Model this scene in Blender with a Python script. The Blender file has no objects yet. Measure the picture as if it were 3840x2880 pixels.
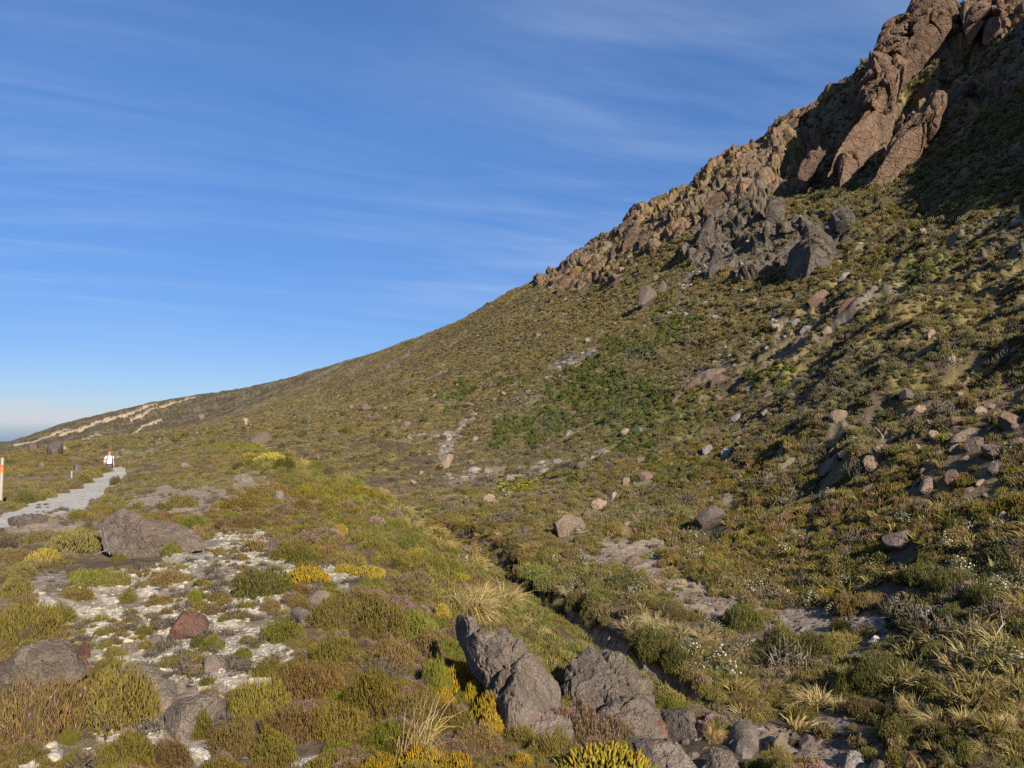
import bpy, math, random
import numpy as np
from mathutils import Vector, Matrix, Euler

rng = np.random.default_rng(7)
random.seed(7)
S = bpy.context.scene
COL = S.collection
rad = math.radians

# ------------------------------------------------------------------ camera, sky, sun, exposure
F, CX, CY, PITCH, EYE = 2997.0, 1920.0, 1440.0, rad(3.05), 1.7
cam = bpy.data.cameras.new('camera')
cam.sensor_width = 36.0
cam.lens = 36.0 * F / 3840.0
cam.clip_start = 0.05
cam.clip_end = 200000.0
cam_o = bpy.data.objects.new('camera', cam)
COL.objects.link(cam_o)
cam_o.location = (0, 0, EYE)
cam_o.rotation_euler = (rad(90) + PITCH, 0, 0)
S.camera = cam_o

SUN_AZ, SUN_EL = rad(152), rad(28.5)            # azimuth clockwise from the view direction (+Y)
SUN_DIR = Vector((math.sin(SUN_AZ) * math.cos(SUN_EL), math.cos(SUN_AZ) * math.cos(SUN_EL), math.sin(SUN_EL)))
sl = bpy.data.lights.new('sun', 'SUN')
sl.energy = 5.0
sl.angle = rad(0.53)
sl.color = (1.0, 0.89, 0.74)
so = bpy.data.objects.new('sun', sl)
COL.objects.link(so)
so.rotation_euler = SUN_DIR.to_track_quat('Z', 'Y').to_euler()

S.view_settings.view_transform = 'Standard'
S.view_settings.look = 'None'
S.view_settings.exposure = 0.9
S.view_settings.gamma = 1.0
S.view_settings.use_curve_mapping = False
S.cycles.max_bounces = 6
S.cycles.diffuse_bounces = 3
S.cycles.transmission_bounces = 3
S.cycles.volume_bounces = 0
S.cycles.use_denoising = False


class NT:
    """small helper round a node tree"""
    def __init__(self, tree):
        self.t = tree
        self.n = tree.nodes
        self.l = tree.links

    def add(self, kind, **kw):
        nd = self.n.new(kind)
        ins = kw.pop('ins', {})
        for k, v in kw.items():
            setattr(nd, k, v)
        for k, v in ins.items():
            self.put(nd.inputs[k], v)
        return nd

    def put(self, sock, v):
        if isinstance(v, bpy.types.NodeSocket):
            self.l.new(v, sock)
        else:
            sock.default_value = v

    def math(self, op, a, b=None, c=None):
        nd = self.n.new('ShaderNodeMath')
        nd.operation = op
        for i, v in enumerate((a, b, c)):
            if v is not None:
                self.put(nd.inputs[i], v)
        return nd.outputs[0]

    def mix(self, f, a, b, blend='MIX'):
        nd = self.n.new('ShaderNodeMix')
        nd.data_type = 'RGBA'
        nd.blend_type = blend
        nd.clamp_factor = True
        self.put(nd.inputs[0], f)
        self.put(nd.inputs[6], a)
        self.put(nd.inputs[7], b)
        return nd.outputs[2]

    def ramp(self, f, lo, hi, a=0.0, b=1.0, smooth=True):
        nd = self.n.new('ShaderNodeMapRange')
        nd.interpolation_type = 'SMOOTHSTEP' if smooth else 'LINEAR'
        self.put(nd.inputs[0], f)
        for i, v in zip((1, 2, 3, 4), (lo, hi, a, b)):
            self.put(nd.inputs[i], v)
        return nd.outputs[0]

    def noise(self, vec, scale, detail=4.0, rough=0.5, dist=0.0, out=0):
        nd = self.n.new('ShaderNodeTexNoise')
        self.put(nd.inputs['Vector'], vec)
        nd.inputs['Scale'].default_value = scale
        nd.inputs['Detail'].default_value = detail
        nd.inputs['Roughness'].default_value = rough
        nd.inputs['Distortion'].default_value = dist
        return nd.outputs[out]


def build_world():
    w = bpy.data.worlds.new('World')
    S.world = w
    w.use_nodes = True
    t = NT(w.node_tree)
    t.n.clear()
    out = t.add('ShaderNodeOutputWorld')
    bg = t.add('ShaderNodeBackground')
    sky = t.add('ShaderNodeTexSky', sky_type='NISHITA')
    sky.sun_disc = False
    sky.sun_elevation = SUN_EL
    sky.sun_rotation = SUN_AZ
    sky.altitude = 1250.0
    sky.air_density = 1.0
    sky.dust_density = 0.35
    sky.ozone_density = 2.2
    tc = t.add('ShaderNodeTexCoord')
    sep = t.add('ShaderNodeSeparateXYZ', ins={0: tc.outputs['Generated']})
    x, y, z = sep.outputs
    # high thin cirrus: the direction is carried on to a level sheet far overhead, wisps drawn out along one wind
    zc = t.math('MAXIMUM', t.math('ADD', z, 0.10), 0.02)
    cx = t.math('DIVIDE', x, zc)
    cy = t.math('DIVIDE', y, zc)
    com = t.add('ShaderNodeCombineXYZ', ins={0: cx, 1: cy, 2: 0.0})
    rot0 = t.add('ShaderNodeMapping', ins={0: com.outputs[0], 2: (0, 0, rad(-28))})
    rot = t.add('ShaderNodeMapping', ins={0: rot0.outputs[0], 3: (0.3, 2.1, 1.0)})
    warp = t.noise(com.outputs[0], 0.5, 3.0, 0.5, 0.0, 1)
    wv = t.add('ShaderNodeVectorMath', operation='SCALE', ins={0: warp})
    wv.inputs['Scale'].default_value = 0.85
    ad = t.add('ShaderNodeVectorMath', operation='ADD', ins={0: rot.outputs[0], 1: wv.outputs[0]})
    n1 = t.noise(ad.outputs[0], 1.35, 8.0, 0.62, 0.25)
    n2 = t.noise(com.outputs[0], 0.33, 2.0, 0.5)
    wisps = t.math('MULTIPLY', t.ramp(n1, 0.38, 0.82), t.ramp(n2, 0.3, 0.6))
    wisps = t.math('MULTIPLY', wisps, t.ramp(z, 0.02, 0.2))
    rot3 = t.add('ShaderNodeMapping', ins={0: com.outputs[0], 2: (0, 0, rad(-8))})
    rot2 = t.add('ShaderNodeMapping', ins={0: rot3.outputs[0], 3: (0.4, 3.0, 1.0)})
    ad2 = t.add('ShaderNodeVectorMath', operation='ADD', ins={0: rot2.outputs[0], 1: wv.outputs[0]})
    n3 = t.noise(ad2.outputs[0], 1.1, 8.0, 0.6, 0.2)
    n4 = t.noise(com.outputs[0], 0.5, 2.0, 0.5)
    wisps2 = t.math('MULTIPLY', t.math('MULTIPLY', t.ramp(n3, 0.4, 0.8), t.ramp(n4, 0.42, 0.66)), t.ramp(z, 0.05, 0.18))
    wisps = t.math('ADD', t.math('MULTIPLY', wisps, 0.28), t.math('MULTIPLY', wisps2, 0.32))
    veil = t.math('MULTIPLY', t.noise(com.outputs[0], 0.9, 6.0, 0.6, 0.3), 0.08)
    wisps = t.math('ADD', wisps, t.math('MULTIPLY', veil, t.ramp(z, 0.02, 0.3)))
    gam = t.add('ShaderNodeGamma', ins={0: sky.outputs[0], 1: 1.0})
    hs = t.add('ShaderNodeHueSaturation', ins={'Saturation': 1.12, 'Value': 1.0, 'Color': gam.outputs[0]})
    up = t.math('ADD', t.ramp(z, 0.0, 0.5), 0.0)
    tint_ = t.mix(up, (0.53, 0.62, 0.90, 1), (0.70, 1.06, 1.42, 1))
    c0 = t.mix(1.0, hs.outputs[0], tint_, 'MULTIPLY')
    c0 = t.mix(t.ramp(z, 0.012, -0.03), c0, (1.9, 2.9, 5.2, 1))
    c = t.mix(wisps, c0, (6.4, 7.6, 9.6, 1))
    # one low bank of cumulus over the plain, far off on the left
    az = t.math('ARCTAN2', x, y)
    cv = t.add('ShaderNodeCombineXYZ', ins={0: t.math('MULTIPLY', az, 20.0), 1: t.math('MULTIPLY', z, 60.0), 2: 3.7})
    nb = t.noise(cv.outputs[0], 1.15, 6.0, 0.55)
    rise = t.math('SUBTRACT', nb, t.math('MULTIPLY', t.math('ABSOLUTE', t.math('SUBTRACT', z, 0.009)), 13.0))
    rise = t.math('ADD', rise, t.ramp(az, rad(-25.5), rad(-30.5), -0.16, 0.06))
    puff = t.math('MULTIPLY', t.ramp(rise, 0.3, 0.52), t.ramp(z, 0.0, 0.007))
    c = t.mix(t.math('MULTIPLY', puff, 0.85), c, (6.2, 6.3, 7.0, 1))
    t.put(bg.inputs[0], c)
    bg.inputs[1].default_value = 0.055
    t.l.new(bg.outputs[0], out.inputs[0])


build_world()

# ------------------------------------------------------------------ numpy noise
def _hash(*ii, seed=0):
    h = np.full(ii[0].shape, (seed * 2654435761 + 374761393) & 0xffffffff, np.uint32)
    for k, i in zip((2246822519, 3266489917, 668265263), ii):
        h = (h ^ (i.astype(np.int64) & 0xffffffff).astype(np.uint32)) * np.uint32(k)
        h ^= h >> np.uint32(15)
        h *= np.uint32(2654435761)
        h ^= h >> np.uint32(13)
    return h


def _u(h):
    return h.astype(np.float64) / 4294967295.0


def vnoise(p, seed=0):
    """value noise, p a tuple of 2 or 3 arrays, result -1..1"""
    n = len(p)
    f = [np.floor(a) for a in p]
    w = [a - b for a, b in zip(p, f)]
    w = [a * a * a * (a * (a * 6 - 15) + 10) for a in w]
    f = [a.astype(np.int64) for a in f]
    r = 0.0
    for c in range(1 << n):
        wt = 1.0
        idx = []
        for k in range(n):
            b = (c >> k) & 1
            idx.append(f[k] + b)
            wt = wt * (w[k] if b else 1 - w[k])
        r = r + wt * _u(_hash(*idx, seed=seed))
    return r * 2 - 1


def fbm(p, scale, octv=4, gain=0.5, seed=0, ridged=False):
    p = tuple(np.asarray(a, float) / scale for a in p)
    a, s, tot = 1.0, 0.0, 0.0
    for o in range(octv):
        v = vnoise(tuple(q * 2.03 ** o + 17.3 * o for q in p), seed + o)
        if ridged:
            v = 1 - 2 * np.abs(v)
        s = s + a * v
        tot += a
        a *= gain
    return s / tot


def facets(P, scale, seed=0, tilt=1.0, stretch=(1, 1, 1)):
    """broken-rock relief: nearest jittered cell, each block with its own level and tilted face. returns height, crack distance"""
    st = np.array(stretch, float)
    Q = P / scale / st
    base = np.floor(Q).astype(np.int64)
    d1 = np.full(len(P), 1e9)
    d2 = d1.copy()
    h = np.zeros(len(P))
    for dx in (-1, 0, 1):
        for dy in (-1, 0, 1):
            for dz in (-1, 0, 1):
                c = [base[:, 0] + dx, base[:, 1] + dy, base[:, 2] + dz]
                j = [_u(_hash(*c, seed=seed + k)) for k in range(3)]
                v = np.stack([Q[:, k] - c[k] - j[k] for k in range(3)], 1)
                d = (v * v).sum(1)
                t = np.stack([_u(_hash(*c, seed=seed + 5 + k)) - 0.5 for k in range(3)], 1)
                lev = 0.55 * (_u(_hash(*c, seed=seed + 11)) - 0.5) + tilt * 2 * (v * t).sum(1)
                m = d < d1
                d2 = np.where(m, d1, np.minimum(d2, d))
                h = np.where(m, lev, h)
                d1 = np.where(m, d, d1)
    e = np.sqrt(d2) - np.sqrt(d1)
    t = np.clip(e / 0.4, 0, 1)
    return h * (0.45 + 0.55 * t) - 0.5 * (1 - np.clip(e / 0.17, 0, 1)) ** 1.5, e


def smooth(a, b, x):
    t = np.clip((x - a) / (b - a), 0, 1)
    return t * t * (3 - 2 * t)


# ------------------------------------------------------------------ pixel <-> place
CP, SP = math.cos(PITCH), math.sin(PITCH)


def ray(px, py):
    u = (np.asarray(px, float) - CX) / F
    v = (CY - np.asarray(py, float)) / F
    return u, CP - v * SP, SP + v * CP


def at(px, py, Y):
    """the place seen at a photo pixel, Y metres ahead"""
    x, y, z = ray(px, py)
    k = Y / y
    return np.stack([x * k, np.full_like(k * x, 1.0) * Y, z * k + EYE], -1)


def proj(x, y, z):
    z = z - EYE
    d = y * CP + z * SP
    d = np.where(d > 1e-3, d, 1e-3)
    v = -y * SP + z * CP
    return CX + F * x / d, CY - F * v / d


def inside(px, py, poly):
    r = np.zeros(px.shape, bool)
    n = len(poly)
    for i in range(n):
        x0, y0 = poly[i]
        x1, y1 = poly[(i + 1) % n]
        c = ((y0 > py) != (y1 > py))
        r ^= c & (px < (x1 - x0) * (py - y0) / ((y1 - y0) if y1 != y0 else 1e-9) + x0)
    return r


def polydist(px, py, line):
    """distance to a polyline, sign (+ on its right-hand side), and where along it"""
    d = np.full(px.shape, 1e18)
    sgn = np.ones(px.shape)
    for (x0, y0), (x1, y1) in zip(line[:-1], line[1:]):
        ex, ey = x1 - x0, y1 - y0
        t = np.clip(((px - x0) * ex + (py - y0) * ey) / (ex * ex + ey * ey), 0, 1)
        qx, qy = px - x0 - t * ex, py - y0 - t * ey
        dd = qx * qx + qy * qy
        m = dd < d
        d = np.where(m, dd, d)
        sgn = np.where(m, np.where(ex * (py - y0) - ey * (px - x0) < 0, 1.0, -1.0), sgn)
    return np.sqrt(d), sgn


# ------------------------------------------------------------------ terrain
class TPS:
    """smooth surface of (height / range) over (azimuth, log range) through a list of seen points"""
    def __init__(self, pts, lam=4e-6):
        pts = np.array(pts, float)
        r = np.hypot(pts[:, 0], pts[:, 1])
        self.q = np.stack([np.arctan2(pts[:, 0], pts[:, 1]) * 4, np.log(r)], 1)
        v = pts[:, 2] / r
        n = len(v)
        K = self.k(self.q[:, None] - self.q[None])
        A = np.zeros((n + 3, n + 3))
        A[:n, :n] = K + lam * np.eye(n)
        A[:n, n] = 1
        A[:n, n + 1:] = self.q
        A[n:, :n] = A[:n, n:].T
        self.w = np.linalg.solve(A, np.concatenate([v, np.zeros(3)]))

    @staticmethod
    def k(d):
        r2 = (d * d).sum(-1) + 1e-12
        return 0.5 * r2 * np.log(r2)

    def __call__(self, az, lr):
        q = np.stack([az * 4, lr], -1)
        s = self.w[-3] + self.w[-2] * q[..., 0] + self.w[-1] * q[..., 1]
        for c, w in zip(self.q, self.w[:-3]):
            s = s + w * self.k(q - c)
        return s


def P3(px, py, Y):
    a = at(px, py, Y)
    return (float(a[0]), float(a[1]), float(a[2]) - EYE)


SKY = [(0, 1664, 1500), (104, 1634, 1250), (225, 1590, 1100), (330, 1564, 1000), (410, 1546, 930), (570, 1508, 800), (740, 1480, 690),
       (900, 1457, 620), (1042, 1428, 560), (1215, 1378, 500), (1389, 1329, 450), (1562, 1268, 410), (1736, 1198, 370), (1910, 1098, 330),
       (2066, 1025, 303), (2187, 946, 290), (2240, 911, 285), (2326, 851, 278), (2430, 775, 270), (2500, 752, 264), (2604, 700, 256), (2690, 610, 250),
       (2760, 566, 246), (2864, 530, 242), (2916, 462, 240), (2986, 427, 239), (3055, 408, 238), (3125, 340, 236), (3200, 285, 234), (3290, 215, 231),
       (3400, 120, 226), (3560, 40, 222), (3700, 10, 220), (3900, -40, 215)]
left_pts = [P3(*a) for a in (
    (0, 2880, 3.95), (640, 2880, 3.9), (1280, 2880, 3.9), (1800, 2880, 3.95), (2200, 2880, 4.1),
    (0, 2600, 5.2), (640, 2600, 5.1), (1280, 2600, 4.95), (1700, 2600, 5.0),
    (0, 2400, 6.5), (640, 2400, 6.4), (1280, 2400, 6.1), (1800, 2400, 6.6),
    (0, 2200, 8.6), (640, 2200, 8.5), (1280, 2200, 8.1), (1700, 2200, 9.2),
    (0, 2050, 11.5), (640, 2050, 11.2), (1280, 2050, 10.8), (1550, 2050, 12.0),
    (0, 1930, 16.3), (300, 1900, 18), (640, 1900, 17), (1000, 1900, 16.5), (1300, 1930, 16),
    (200, 1860, 21), (330, 1830, 24.5), (400, 1800, 28.5), (640, 1800, 25), (900, 1800, 25), (1200, 1800, 24),
    (440, 1758, 40), (540, 1735, 42), (700, 1700, 42), (850, 1680, 43), (1000, 1690, 38),
    (0, 1800, 30), (100, 1770, 36), (250, 1760, 40), (0, 1705, 72), (200, 1700, 66), (340, 1716, 58), (60, 1735, 52),
    (1130, 1720, 33), (1260, 1770, 27), (1400, 1850, 21), (1520, 1930, 17), (1650, 2030, 13.5), (1760, 2110, 11.5), (1850, 2190, 10), (1950, 2280, 8.7), (2080, 2400, 7.2))]
left_pts += [(-24.4, 49.0, -3.36), (-26, 56, -3.9), (-30, 75, -4.6), (-60, 110, -6), (-90, 100, -5), (-30, 20, -2.0), (-20, 5, -1.8), (10, 6, -1.9), (6, 20, -2.0), (-10, 70, -4.0)]
right_pts = [P3(*a) for a in (
    (2900, 2880, 7.3), (2640, 2700, 8.5), (2150, 2400, 12.7), (2050, 2330, 14), (1900, 2200, 17), (1750, 2050, 22.6), (1560, 1950, 31), (1330, 1840, 46),
    (2400, 2400, 11.4), (2300, 2200, 15.2), (2600, 2200, 14.6), (3000, 2300, 12.4), (3300, 2500, 9.2), (3800, 2880, 6.2), (3400, 2800, 7.1), (3800, 2500, 7.9), (3600, 2300, 9.9), (3300, 2250, 11.8),
    (3800, 2100, 10.6), (3400, 2000, 13.8), (3000, 1990, 17.8), (2600, 2000, 21.6), (2100, 1975, 24.5), (1900, 1900, 32), (2200, 1880, 29.5), (2500, 1830, 29), (3000, 1800, 22.5), (3400, 1750, 18.5),
    (3800, 1800, 13.6), (3800, 1500, 19), (3800, 1200, 29), (3800, 900, 48), (3800, 600, 88), (3800, 300, 146),
    (3400, 1400, 28), (3400, 1000, 62), (3400, 700, 130), (3400, 400, 185), (3000, 1500, 39), (3000, 1200, 66), (3000, 900, 120), (3000, 650, 195),
    (2500, 1600, 50), (2500, 1400, 74), (2500, 1200, 112), (2500, 1000, 172), (2200, 1700, 50), (2200, 1500, 82), (2200, 1300, 132), (2200, 1100, 213),
    (1800, 1750, 58), (1800, 1600, 95), (1800, 1350, 205), (1500, 1750, 62), (1500, 1600, 115), (1500, 1400, 250), (1200, 1700, 75), (1200, 1600, 150), (1200, 1480, 300),
    (1000, 1660, 95), (1000, 1580, 240), (800, 1640, 130), (800, 1550, 430), (600, 1640, 170), (600, 1560, 520), (450, 1680, 130), (300, 1650, 330), (300, 1600, 650),
    (100, 1685, 320), (100, 1655, 700), (0, 1690, 400))]
for px, py, Y in SKY:
    a = P3(px, py, Y)
    r = math.hypot(a[0], a[1])
    right_pts.append(a)
    for k, dT in ((1.22, 0.035), (1.9, 0.16), (3.4, 0.22)):
        if r * k < 6000:
            T = max(a[2] / r - dT * (0.6 if px < 800 else 1.0), -0.16)
            right_pts.append((a[0] * k, a[1] * k, T * r * k))
for az in (-60, -40, 0, 40, 60):
    right_pts.append((7000 * math.sin(rad(az)), 7000 * math.cos(rad(az)), -760))
right_pts += [(13, 5, 1.2), (40, 20, 14), (75, 50, 45), (110, 80, 75), (150, 120, 100), (210, 180, 95), (6, 4, -2.2), (3.0, 4.5, -3.3), (3.6, 2.5, -3.4), (5, -4, -3.2), (25, -5, 3)]
left_T, right_T = TPS(left_pts), TPS(right_pts)

EDGE = [(2.4, -30), (2.0, -6), (1.62, 1.5), (1.45, 3.5), (1.05, 5.3), (0.62, 7.0), (0.0, 9.4), (-0.5, 11), (-1.2, 13.5), (-2.3, 17), (-3.7, 21), (-6.0, 27), (-8.8, 33), (-11.8, 38.5),
        (-14.5, 44.5), (-17.5, 50), (-21, 60), (-34, 84), (-70, 112), (-140, 130)]
STREAM = [(4.4, -8), (3.2, 2.0), (2.55, 6.0), (2.05, 8.4), (1.45, 10.4), (0.97, 12.6), (0.6, 14.2), (-0.1, 17), (-1.3, 22.6), (-3.8, 31), (-8.6, 45), (-20, 66)]

rr = [2.0]
while rr[-1] < 7000:
    r = rr[-1]
    rr.append(r * (1.0050 if r < 70 else 1.0068 if r < 125 else 1.0042 if r < 290 else 1.0075 if r < 420 else 1.022))
RR = np.array(rr)
core = np.arange(-36.2, 36.3, 0.058)
side = [36.4]
while side[-1] < 180:
    side.append(side[-1] + min(4.0, 0.12 + (side[-1] - 36.3) * 0.09))
side = np.array(side[:-1])
AZ = np.radians(np.concatenate([-side[::-1], core, side]))
NR, NA = len(RR), len(AZ)


def coarse(T):
    ri = np.unique(np.concatenate([np.arange(0, NR, 8), [NR - 1]]))
    ai = np.unique(np.concatenate([np.arange(0, NA, 12), [NA - 1], np.arange(0, len(side), 3), NA - 1 - np.arange(0, len(side), 3)]))
    azc = np.clip(AZ[ai], rad(-62), rad(62))
    g = T(*np.broadcast_arrays(azc[None], np.log(RR[ri])[:, None]))
    g = np.stack([np.interp(AZ, AZ[ai], row) for row in g])
    lr, lri = np.log(RR), np.log(RR[ri])
    k = np.clip(np.searchsorted(lri, lr) - 1, 0, len(ri) - 2)
    t = ((lr - lri[k]) / (lri[k + 1] - lri[k]))[:, None]
    return (g[k] * (1 - t) + g[k + 1] * t) * RR[:, None]


GX = RR[:, None] * np.sin(AZ)[None]
GY = RR[:, None] * np.cos(AZ)[None]
ZL, ZR = coarse(left_T), coarse(right_T)
sk_ = np.array([P3(*a) for a in SKY])
sk_a, sk_r = np.arctan2(sk_[:, 0], sk_[:, 1]), np.hypot(sk_[:, 0], sk_[:, 1])
crest = np.interp(AZ, sk_a, sk_[:, 2] / sk_r)[None] - 0.006 * np.abs(np.log(RR[:, None] / np.interp(AZ, sk_a, sk_r)[None]))
ZR = np.where((RR[:, None] > 60) & (AZ[None] > rad(-40)) & (AZ[None] < rad(20)), np.minimum(ZR, crest * RR[:, None]), ZR)   # no ground stands above the seen ridge line
back = smooth(rad(70), rad(150), np.abs(AZ))[None]
far_back = np.minimum(0, -(RR[:, None] - 300) * 0.12)
ZL = ZL * (1 - back) + (-1.7 + far_back) * back
ZR = ZR * (1 - back) + (-2.4 + far_back) * back
jag = fbm((GX, GY), 3.0, 3, seed=3) * np.clip(RR[:, None] / 12, 0.25, 3.0) * 0.45
ed, es = polydist(GX, GY, EDGE)
sd = ed * es + jag
wid = np.clip(0.85 + 0.04 * RR[:, None], 1.0, 9)
MIXR = smooth(-0.05, 0.9, sd / wid)
G = ZL * (1 - MIXR) + ZR * MIXR
std, sts = polydist(GX + 0.25 * fbm((GX, GY), 1.1, 2, seed=5), GY, STREAM)
sw = np.clip(RR[:, None] / 14, 0.6, 1.5)
chan = np.where(sts > 0, 1 - smooth(0.35 * sw, 0.62 * sw, std), 1 - smooth(0.3 * sw, 1.3 * sw, std)) * smooth(40, 20, RR[:, None])
G -= chan * (0.34 + 0.2 * fbm((GX, GY), 2.5, 2, seed=6))
GZ0 = G + EYE
PXg, PYg = proj(GX, GY, GZ0)
PXg = np.where(GY > 0.3, PXg, -1e5)


def C(ox, oy, k, pts):
    return [(ox + a * k, oy + b * k) for a, b in pts]


K1, K2 = 960 / 2212, 960 / 2096
PATH = C(0, 1400, K1, [(-60, 1330), (-60, 1240), (180, 1160), (290, 1080), (460, 1035), (630, 975), (765, 905), (915, 830), (1000, 785), (1100, 800), (1105, 865), (1025, 945), (970, 1020),
                       (890, 1085), (750, 1150), (640, 1190), (460, 1240), (240, 1265), (80, 1320)])
WHITE = [[(-50, 2420), (180, 2240), (480, 2160), (780, 2000), (900, 1975), (1100, 2050), (1130, 2100), (1080, 2240), (1130, 2400), (1000, 2600), (760, 2640), (560, 2500), (250, 2420), (0, 2500)],
         [(1150, 2180), (1240, 2140), (1360, 2170), (1330, 2230), (1180, 2240)], [(620, 2890), (680, 2810), (760, 2800), (800, 2890)], [(1130, 2890), (1140, 2830), (1190, 2830), (1200, 2890)],
         [(380, 2720), (600, 2700), (620, 2800), (420, 2810)], [(120, 2780), (330, 2800), (330, 2900), (80, 2900)]]
BARE = [[(410, 2480), (640, 2430), (720, 2590), (870, 2610), (900, 2760), (770, 2810), (520, 2810), (420, 2640)], [(560, 1850), (720, 1835), (880, 1840), (930, 1880), (860, 1925), (740, 1930), (640, 1930), (540, 1900), (430, 1880)], [(900, 1790), (1060, 1800), (1060, 1830), (900, 1830)],
        [(0, 1960), (150, 1900), (330, 1900), (330, 1990), (180, 2010), (0, 2010)], [(120, 2150), (250, 2140), (230, 2210), (60, 2230)], [(700, 1650), (830, 1640), (900, 1690), (800, 1710)]]
GRAVEL = [[(2160, 2085), (2330, 2040), (2450, 2070), (2600, 2165), (2740, 2235), (2900, 2265), (3030, 2285), (3130, 2340), (3180, 2430), (3050, 2430), (2940, 2395), (2750, 2345), (2570, 2295), (2460, 2220), (2380, 2160), (2210, 2135)],
          [(3050, 2390), (3230, 2300), (3340, 2330), (3330, 2410), (3200, 2440)], [(2960, 2660), (3080, 2690), (3180, 2680), (3160, 2715), (3040, 2715)], [(3180, 2800), (3330, 2770), (3350, 2850), (3240, 2860)],
          [(2530, 2520), (2600, 2610), (2680, 2690), (2800, 2700), (2920, 2725), (3030, 2760), (3140, 2800), (3290, 2890), (3290, 3000), (2560, 3000), (2600, 2800), (2520, 2640)],
          [(2200, 2040), (2500, 2020), (2520, 2070), (2330, 2075)]]
SCREE = [[(2525, 1085), (2560, 1040), (2625, 1005), (2645, 1060), (2575, 1100), (2548, 1140), (2598, 1195), (2530, 1195), (2518, 1150)],
         [(2700, 780), (2790, 745), (2830, 800), (2760, 850), (2690, 860)], [(2070, 1370), (2230, 1290), (2280, 1320), (2120, 1420)], [(1630, 1720), (1690, 1620), (1780, 1540), (1800, 1560), (1720, 1660), (1660, 1740)],
         [(2860, 1200), (3000, 1130), (3030, 1150), (2900, 1250)]]
SCARS = [(C(0, 1400, 500 / 2212, [(370, 1165), (600, 1090), (900, 1000), (1100, 950)]), 3.5), (C(0, 1400, 500 / 2212, [(950, 1060), (1250, 950), (1500, 860), (1800, 750), (2212, 640)]), 5),
         (C(0, 1400, K1, [(960, 378), (1200, 320), (1350, 262)]), 3), (C(0, 1400, K1, [(1150, 395), (1400, 300), (1660, 205)]), 4), (C(0, 1400, K1, [(1080, 535), (1240, 460), (1390, 398)]), 3.5),
         (C(0, 1400, K1, [(710, 585), (860, 540)]), 3), (C(0, 1400, K1, [(530, 668), (600, 645)]), 5), (C(0, 1400, K1, [(735, 678), (820, 638)]), 3.5), (C(0, 1400, K1, [(1690, 500), (1830, 480)]), 4),
         (C(0, 1400, K1, [(2110, 410), (2140, 450)]), 7), (C(0, 1400, K1, [(140, 615), (250, 590)]), 2.5)]
ROCKY = [[(2010, 1040), (2190, 930), (2430, 750), (2600, 680), (2700, 560), (2880, 480), (3000, 380), (3130, 300), (3260, 150), (3300, -200), (4200, -200), (4200, 120), (3840, 330), (3560, 480), (3420, 620), (3250, 720),
          (3000, 720), (2860, 770), (2700, 850), (2600, 870), (2460, 930), (2250, 1050), (2060, 1120)],
         [(2560, 940), (2620, 850), (2720, 750), (2860, 750), (2920, 840), (3060, 800), (3160, 860), (3140, 960), (3010, 1080), (2900, 1140), (2790, 1110), (2740, 1020), (2620, 1040)]]
GREEN = [[(1860, 1640), (1960, 1570), (2080, 1540), (2110, 1620), (2000, 1680), (1880, 1680)], [(2220, 1320), (2340, 1270), (2400, 1310), (2250, 1420), (2140, 1510), (2080, 1500), (2150, 1420)],
         [(2030, 1830), (2200, 1740), (2300, 1720), (2250, 1790), (2100, 1860)], [(2120, 1500), (2300, 1420), (2520, 1480), (2660, 1560), (2640, 1680), (2480, 1830), (2400, 1790), (2300, 1640), (2160, 1600)],
         [(3330, 1050), (3600, 950), (3640, 1000), (3500, 1110), (3380, 1190), (3310, 1130)], [(3600, 760), (3840, 690), (3840, 800), (3680, 850)], [(2800, 1430), (2950, 1370), (3050, 1400), (3000, 1500), (2860, 1530)],
         [(3430, 2130), (3700, 2100), (3760, 2260), (3560, 2320), (3420, 2250)], [(2400, 1250), (2560, 1190), (2600, 1250), (2440, 1360)], [(2470, 1730), (2620, 1700), (2640, 1800), (2500, 1860)], [(440, 1640), (560, 1615), (500, 1680), (390, 1690)],
         [(1940, 1430), (2000, 1410), (2010, 1440), (1940, 1455)], [(1640, 1490), (1760, 1440), (1770, 1470), (1650, 1510)]]
LIME = [[(1850, 1815), (1920, 1795), (2030, 1788), (2045, 1820), (1930, 1850), (1850, 1845)], [(2440, 1230), (2520, 1210), (2530, 1260), (2440, 1330)]]
jx = fbm((PXg, PYg), 70, 5, 0.7, seed=21) * 90
jy = fbm((PXg, PYg), 70, 5, 0.7, seed=27) * 45


def mask(polys, k=1.0):
    m = np.zeros(PXg.shape, bool)
    for p in polys:
        m |= inside(PXg + jx * k, PYg + jy * k, p)
    return m


lump = fbm((GX, GY), 1.6, 5, 0.5, seed=31)
micro = fbm((GX, GY), 0.22, 3, 0.6, seed=41)
GUL = C(2880, 0, K1, [(500, 930), (800, 660), (850, 800), (760, 1000), (700, 1150), (620, 1290), (330, 1290), (140, 1500), (60, 1480), (230, 1230), (400, 1080)])
gul = inside(PXg + jx * 0.2, PYg + jy * 0.2, GUL).astype(float) * (RR[:, None] > 110)
GU2 = C(2880, 0, K1, [(1480, 690), (1500, 500), (1600, 400), (1740, 340), (1900, 330), (2060, 300), (2300, 150), (2500, 300), (2300, 700), (1800, 900), (1480, 850), (1330, 960), (1130, 1100), (1180, 800)])
gul = np.maximum(gul, inside(PXg, PYg, GU2).astype(float) * (RR[:, None] > 110) * 0.5)
for _ in range(14):
    gul[1:-1, 1:-1] = (gul[:-2, 1:-1] + gul[2:, 1:-1] + gul[1:-1, :-2] + gul[1:-1, 2:] + gul[1:-1, 1:-1]) / 5
hills = fbm((GX, GY), 14, 6, 0.52, seed=51)
onbank = 1 - MIXR
M_path = mask([PATH], 0.35) & (GY < 48)
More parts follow.
